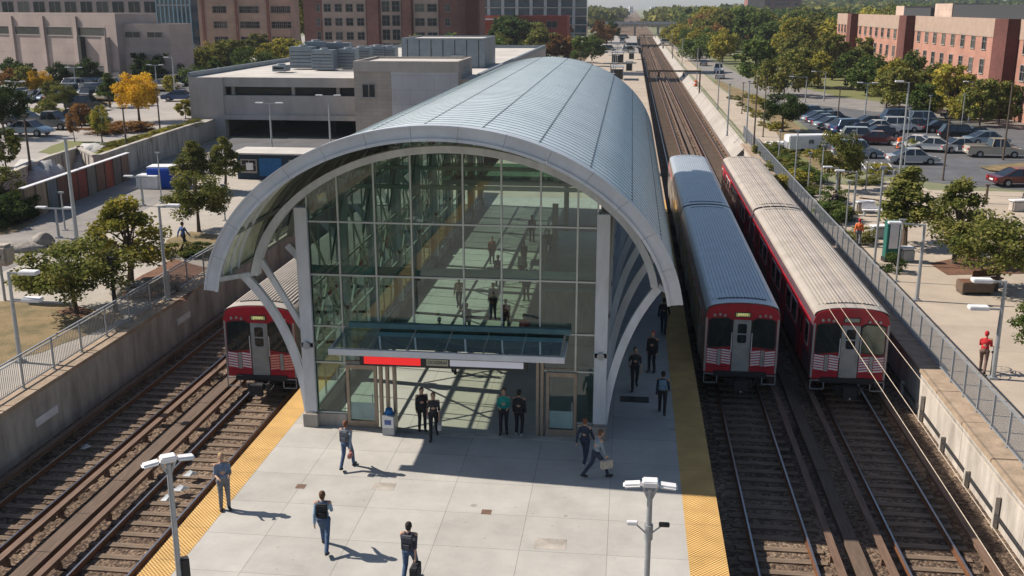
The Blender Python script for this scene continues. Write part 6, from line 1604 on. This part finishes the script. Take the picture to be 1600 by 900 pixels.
for i, (u, v) in enumerate(((55, 298), (150, 268))):
    x, y = at(u, v, ZL); o = MB().ell((0, 0, .6), (3.4, 2.2, 1.6), 20, 10).build('covered_mound', 'tarp', smooth=True)
    for vv in o.data.vertices: vv.co.z = max(0, vv.co.z) * (1 + .18 * math.sin(vv.co.x * 3) + .1 * math.sin(vv.co.y * 5 + 1))
    o.location = (x, y, ZL); o.rotation_euler = (0, 0, rz); tag(o, ['white sheeted mound behind the left half of the hoarding', 'white sheeted mound behind the right half of the hoarding'][i], 'covered mound')
for i in range(5):
    shrub('dense dark green hedge bush left of the hoarding, %s' % ['nearest the panels', 'second from the panels', 'middle one', 'fourth from the panels', 'at the picture edge'][i], 34 - i * 11, 342 + i * 4, ZL, 3.0, 2.1, 'dark', 'hedge left of the hoarding')

# ---- long brick building on the right
bp0 = at(1303, 116, ZR); bp1 = at(1432, 141, ZR)
# wall line from far left to near right, at ground level
A = Vector((at(1303, 104, ZR)[0], at(1303, 104, ZR)[1])); 
_y = 128.; B = Vector((aty(1650, 100, _y)[0], _y))
L, rz = facade_frame(A, B)
hb = 12.1
bb = thing('brick_building', 'long salmon brick building with rows of dark windows and three dark stair towers', 'brick building', (A.x, A.y, ZR), rz)
D = 22
MB().box(0, L, 0, D, 0, hb).box(0, L, 0, .4, hb + .002, hb + .5).build('wall', 'salmon', bb)
MB().box(.4, L, .402, D, hb + .002, hb + .05).build('roof', 'roofgravel', bb)
MB().box(-.05, L, -.08, -.002, hb - 2.0, hb + .52).build('parapet_band', 'paleband', bb)
towers_ = []
for u in (1337, 1425, 1588):
    d = ray(u, 70); # intersect the facade line
    t_ = (A.x * (B.y - A.y) - A.y * (B.x - A.x)) / (d.x * (B.y - A.y) - d.y * (B.x - A.x)); P = Vector((d.x * t_, d.y * t_)); towers_.append((P - A).length)
for k, xx in enumerate(towers_):
    w = 4.2 if k else 3.2; MB().box(xx - w, xx + w * .2, -1.6, -.09, 0, hb + .55).build('stair_tower', 'darkbrick', bb)
def seg(a, b, n, w):
    for j, z in enumerate((hb - 3.7, hb - 7.0, hb - 10.3)):
        for i in range(n):
            o = link('window', window_mesh(w, 1.9, 'grid', 'frame', 'bglass'), bb); o.location = (a + (b - a) * (i + .5) / n, -.03, z)
seg(1, towers_[0] - 4, 5, 1.5); seg(towers_[0] + 1, towers_[1] - 5, 8, 1.7); seg(towers_[1] + 1.5, towers_[2] - 5, 9, 1.7); seg(towers_[2] + 1.5, L, 3, 1.6)
for xa, xb, mat, z1 in ((L * .42, L * .50, 'tanstone', 2.6), (L * .505, L * .80, 'darkroof', 2.4), (L * .80, L * .86, 'tanstone', 2.2), (L * .86, L, 'darkroof', 2.4), (L * .20, L * .25, 'tanstone', 2.2), (L * .25, L * .40, 'darkroof', 1.8)):
    if 'darkroof' not in M: M['darkroof'] = pm('dark_louvres', (.03, .032, .036), var=.3, rough=.7)
    MB().box(xa, xb, 7, 14, hb + .06, hb + z1).build('penthouse', mat, bb)
# brick tower far right of the tracks
t7, L = tower('brick_tower', 'distant pale-and-brown brick tower rising from the woods right of the tracks', 1166, 1250, 40, 0, ZR, 25, 'brownbrick', h=34)
MB().box(0, L * .32, -.3, -.002, 0, 34).build('stone_bay', 'tanstone', t7)
for a, b in ((.36, .44), (.50, .78), (.86, .93)): win_grid(t7, [L * (a + b) / 2], [4 + 3.6 * j for j in range(8)], L * (b - a) * .9, 2.0, style='strip')
# far houses on the wooded hill
for i, (x, y, w) in enumerate([(250, 520, 26), (275, 540, 20), (300, 535, 18), (150, 640, 16), (215, 560, 14), (330, 560, 24), (60, 900, 12), (-34, 1900, 9), (-6, 2300, 8), (-70, 2000, 10), (40, 2300, 12)]):
    z = gz(x, y, ZR); hh = rs.uniform(7, 10) + (4 if y > 1500 else 2)
    b, L = block('far_building', 'distant pale low building %s' % ['at the upper right, first of the roofs above the penthouses', 'at the upper right, second roof', 'at the upper right, third roof', 'among the trees on the hill', 'small, left of the upper-right roofs', 'at the far upper right corner', 'small, right of the end of the tracks', 'on the horizon left of the tracks', 'on the horizon above the tracks', 'on the horizon, farthest left', 'on the horizon, farthest of all'][i], 'building', (x, y), (x + w, y + 1), 12, z, hh, 'whitepaint' if i % 2 == 0 else 'greypanel')
    win_grid(b, [w * (q + .5) / 5 for q in range(5)], [hh * .3, hh * .65], w / 9, 1.4)
# ---- road bridge over the cutting
br = thing('road_bridge', 'grey road bridge crossing the tracks far away', 'bridge', (0, 562, 0))
MB().box(-16, 24, 0, 9, 4.4, 5.8).build('deck', 'conc_wall', br); MB().box(-16, 24, -.2, 0, 5.82, 6.9).build('parapet', 'greypanel', br)
for x in (-12, 1.2, 13.5): MB().box(x, x + 1.1, 1, 8, ZB, 4.4).build('pier', 'conc_wall', br)
for i in range(9): car('small %s car driving over the far road bridge' % ('pale' if i % 2 else 'dark'), -12 + i * 3.9 + rs.uniform(-.5, .5), 565 + (i % 2) * 2, 5.8, 90, 'sedan', 'white' if i % 2 else 'grey', 'cars on the far road bridge', True)
# signal gantries, huts and clutter on the far platform and trackside
for i, (y, z) in enumerate(((185, 5.2), (310, 5.2), (420, 5.2))):
    g = thing('signal_gantry', 'dark signal gantry over the right-hand tracks, %s' % ['nearest one', 'middle one', 'farthest one'][i], 'signal gantry', (0, y, ZB))
    for x in (3.3, 12.2): MB().box(x - .12, x + .12, -.12, .12, 0, z).build('mast', 'bark', g)
    MB().box(3.2, 12.3, -.1, .1, z - .3, z).build('beam', 'bark', g)
    for x in (5, 9.35): MB().box(x - .2, x + .2, -.2, -.102, z - 1.1, z - .35).build('signal_head', 'black', g)
for i, (x, y, w, d, h) in enumerate([(-4, 105, 1.6, 3, 2.4), (-1, 128, 1.2, 2, 1.2), (-6, 150, 2, 3, 2.5), (-2, 175, 1.2, 5, 1.4), (-4, 215, 2.5, 6, 2.6), (-1, 245, 1.4, 3, 2.2), (-5, 280, 3, 6, 2.8), (-.5, 300, 1.4, 4, 2.2), (1.4, 92, .8, 1.4, 1.1)]):
    c = thing('platform_shelter', 'small grey shelter on the open platform beyond the vault, %s' % ['nearest left', 'second', 'third, wider', 'low one', 'mid-distance', 'beside the strip', 'largest far one', 'far right', 'close behind the vault'][i], 'shelter', (x, y, 0))
    for sx in (0, w):
        for sy in (0, d): MB().box(sx - .05, sx + .05, sy - .05, sy + .05, 0, h).build('post', 'galv', c)
    MB().box(-.2, w + .2, -.2, d + .2, h, h + .12).build('roof', 'galv', c); MB().box(.06, w - .06, d * .4, d * .6, .1, h * .8).build('screen', 'bglass', c)
for i in range(7):
    street_lamp('tee-headed lamp in the line down the open platform beyond the vault', -3.5, 95 + i * 30, 0, 5, 0, kind='tee', group='lamps down the open platform')
for i, y in enumerate((112, 150, 200, 260, 330)): 
    pole('slim grey mast on the far side of the tracks', 12.6, y, ZR, 6.5, .09, group='masts right of the far tracks')
# far rail-side vehicles and huts before the bridge
for i in range(16):
    x = rs.choice((rs.uniform(13.5, 22), rs.uniform(-20, 1))); y = rs.uniform(345, 545)
    car('small %s vehicle parked beside the tracks before the bridge' % ('pale' if i % 2 else 'dark'), x, y, ZR if x > 0 else .02, rs.uniform(0, 180), rs.choice(('van', 'suv')), 'white' if i % 2 else 'grey', 'vehicles beside the tracks before the bridge, ' + ('pale' if i % 2 else 'dark'), True)
struct('service_yard', MB().box(PL, PR - .5, PF + .5, 545, ZB, -.01), 'lot_l')
# cars on the street right of the tracks
for i, (x, y, d, c, k) in enumerate([(18.2, 215, 5, 'silver', 'suv'), (19.5, 235, 185, 'white', 'van'), (18.0, 262, 5, 'grey', 'sedan'), (19.3, 300, 185, 'silver', 'suv'), (43, 140, -60, 'dark blue', 'sedan')]):
    car('%s %s driving on the street beyond the right path, %s' % (c, 'van' if k == 'van' else 'car', ['nearest', 'second', 'third', 'farthest', 'on the bend'][i]), x, y, ZR + .02, d, k, c)
# ---- small things on the right plaza
x, y = at(1390, 408, ZR); kk = thing('info_pillar', 'green and white information pillar behind the right railing', 'pillar', (x, y, ZR), R(10))
_, zt = aty(1393, 345, y); zt -= ZR
MB().box(-.42, .42, -.28, .28, 0, .25).build('plinth', 'under', kk); MB().box(-.40, .40, -.25, .25, .25, zt).build('cabinet', cloth('kiosk_green', (.015, .12, .10)), kk, bevel=.03); MB().box(-.26, .26, -.265, -.252, .8, zt - .15).build('poster', 'whitepaint', kk)
x, y = at(1522, 458, ZR); pb = thing('planter', 'brown timber planter box on the right plaza', 'planter', (x, y, ZR), R(5)); MB().box(-.8, .8, -.45, .45, .15, .62).build('box', 'plank', pb, bevel=.02); MB().box(-.74, .74, -.4, .4, .62, .66).build('soil', 'soil', pb)
for sx in (-.7, .7): MB().box(sx - .06, sx + .06, -.4, .4, 0, .15).build('foot', 'bark', pb)
def bench(label, u, v, z, deg, mat='plank'):
    x, y = at(u, v, z); b = thing('bench', label, 'bench', (x, y, z), R(deg))
    MB().box(-.8, .8, -.22, .22, .42, .48).build('seat', mat, b); MB().box(-.8, .8, .2, .25, .5, .85).build('backrest', mat, b)
    for s in (-.65, .65): MB().box(s - .04, s + .04, -.2, .2, 0, .42).build('leg', 'galv', b)
bench('red-brown bench behind the planter on the right plaza', 1542, 448, ZR, 20, 'soil')
bench('pale bench beside the dark post on the right plaza', 1365, 338, ZR, 0, 'whitepaint')
bench('second pale bench farther along the right plaza', 1395, 310, ZR, 0, 'conc_wall_w')
for i, (u, v, w, lb) in enumerate([(1372, 372, 1.0, 'white and blue covered scooter on the right plaza'), (1415, 408, .8, 'small litter bin by the green pillar with a white lid'), (1350, 332, 1.4, 'pale stone block on the right plaza'), (1590, 330, 1.2, 'pale stone block at the right edge of the plaza')]):
    x, y = at(u, v, ZR); s_ = thing('street_cabinet' if i != 0 else 'covered_scooter', lb, ['scooter', 'litter bin', 'stone block', 'stone block'][i], (x, y, ZR), R(15))
    MB().box(-w / 2, w / 2, -.3, .3, 0, .75).build('body', 'conc_wall_w' if i > 1 else 'galv', s_, bevel=.08); MB().box(-w / 2 - .04, w / 2 + .04, -.34, .34, .76, .84).build('lid', 'whitepaint', s_, bevel=.03)
# orange cone-like barrels
for i, (u, v) in enumerate(((1405, 232), (1087, 135))):
    x, y = at(u, v, ZR); c = thing('traffic_barrel', ['orange barrel left of the white sedan on the right lot', 'orange barrel on the path beside the far tracks'][i], 'traffic barrel', (x, y, ZR)); MB().tube((0, 0, 0), (0, 0, 1.1), .34, .26, n=14).build('body', 'orange', c); MB().tube((0, 0, .55), (0, 0, .72), .315, .305, n=14).build('band', 'whitepaint', c); MB().tube((0, 0, 0), (0, 0, .08), .45, n=14).build('base', 'black', c)
# drains and repair patches on the platform
for i, (u, v, w_, d_) in enumerate([(760, 800, .3, .3), (470, 760, .3, .3), (860, 850, .9, .6), (600, 760, .7, .5)]):
    x, y = at(u, v, 0); nm = 'drain_cover' if i < 2 else 'floor_hatch'
    o = MB().box(-w_ / 2, w_ / 2, -d_ / 2, d_ / 2, -.01, .005).build(nm, 'third' if i < 2 else 'conc_wall', loc=(x, y, 0)); tag(o, ['small dark drain cover on the sunny platform, right of the middle', 'small dark drain cover near the left strip', 'pale concrete hatch in the paving near the bottom', 'pale concrete hatch in the paving in front of the entrance'][i], 'drain' if i < 2 else 'hatch')
# litter on the left track
for i, (u, v, w) in enumerate(((298, 742, .24), (283, 765, .3), (262, 780, .2), (135, 700, .16))):
    x, y = at(u, v, ZRAIL); o = MB().add([(-w, -.15, .02), (w * .2, -.22, .05), (w, .1, .03), (-.1, .2, .09), (w * .3, .02, .12)], [(0, 1, 4), (1, 2, 4), (2, 3, 4), (3, 0, 4), (0, 3, 2, 1)]).build('litter', 'galv', loc=(x, y, ZRAIL + .0)); tag(o, 'crumpled white litter on the left track, %s' % ['topmost piece', 'middle piece', 'lowest piece', 'piece between the left tracks'][i], 'litter')
# signs on the left wall
for i, (u, v, z) in enumerate(((73, 650, -.2), (287, 497, .0))):
    d = ray(u, v); t_ = (XWL + .03) / d.x; y = d.y * t_; z = CAMZ + d.z * t_
    tag(MB().box(0, .05, -.75, .75, -.15, .15).build('wall_sign', 'whitepaint', loc=(XWL + .01, y, z)), ['white blank sign plate on the left cutting wall, nearer one', 'white blank sign plate on the left cutting wall, farther one'][i], 'sign plate')

# ================================================================== LIGHT, SKY, AIR
EL = 41.0; AZX, AZY = -1.0, .13
w = bpy.data.worlds.new('World'); scene.world = w; w.use_nodes = True
nt = w.node_tree; bg = nt.nodes['Background']
sky = nt.nodes.new('ShaderNodeTexSky'); sky.sky_type = 'NISHITA'; sky.sun_disc = False
sky.sun_elevation = R(EL); sky.sun_rotation = math.atan2(AZX, AZY) % (2 * PI)
sky.air_density = 1.0; sky.dust_density = .8; sky.ozone_density = 1.6; sky.altitude = 60
nt.links.new(sky.outputs[0], bg.inputs[0]); bg.inputs[1].default_value = .072
sl_ = bpy.data.lights.new('sun', 'SUN'); sl_.energy = 5.0; sl_.angle = R(.53); sl_.color = (1, .91, .80)
so = bpy.data.objects.new('sun', sl_); col.objects.link(so)
dirv = Vector((AZX, AZY, 0)).normalized() * math.cos(R(EL)) + Vector((0, 0, math.sin(R(EL))))
so.rotation_euler = dirv.to_track_quat('Z', 'Y').to_euler(); so.location = (-60, 20, 60)
HAZE = True
if HAZE:
    m, nt2, out = newmat('haze'); pv = nt2.nodes.new('ShaderNodeVolumePrincipled'); pv.inputs['Density'].default_value = .00012
    pv.inputs['Color'].default_value = (.80, .88, 1.0, 1); pv.inputs['Anisotropy'].default_value = .2; nt2.links.new(pv.outputs[0], out.inputs['Volume'])
    M['haze'] = m; hz = MB().box(-3700, 3700, -75, 6600, -3.2, 90).build('haze', 'haze'); tag(hz, kind='stuff', label='pale air fading the far trees')
scene.view_settings.view_transform = 'Standard'; scene.view_settings.look = 'None'; scene.view_settings.gamma = 1
scene.view_settings.exposure = 0.50
scene.render.engine = 'CYCLES'
cy = scene.cycles; cy.max_bounces = 8; cy.transparent_max_bounces = 24; cy.caustics_reflective = False; cy.caustics_refractive = False
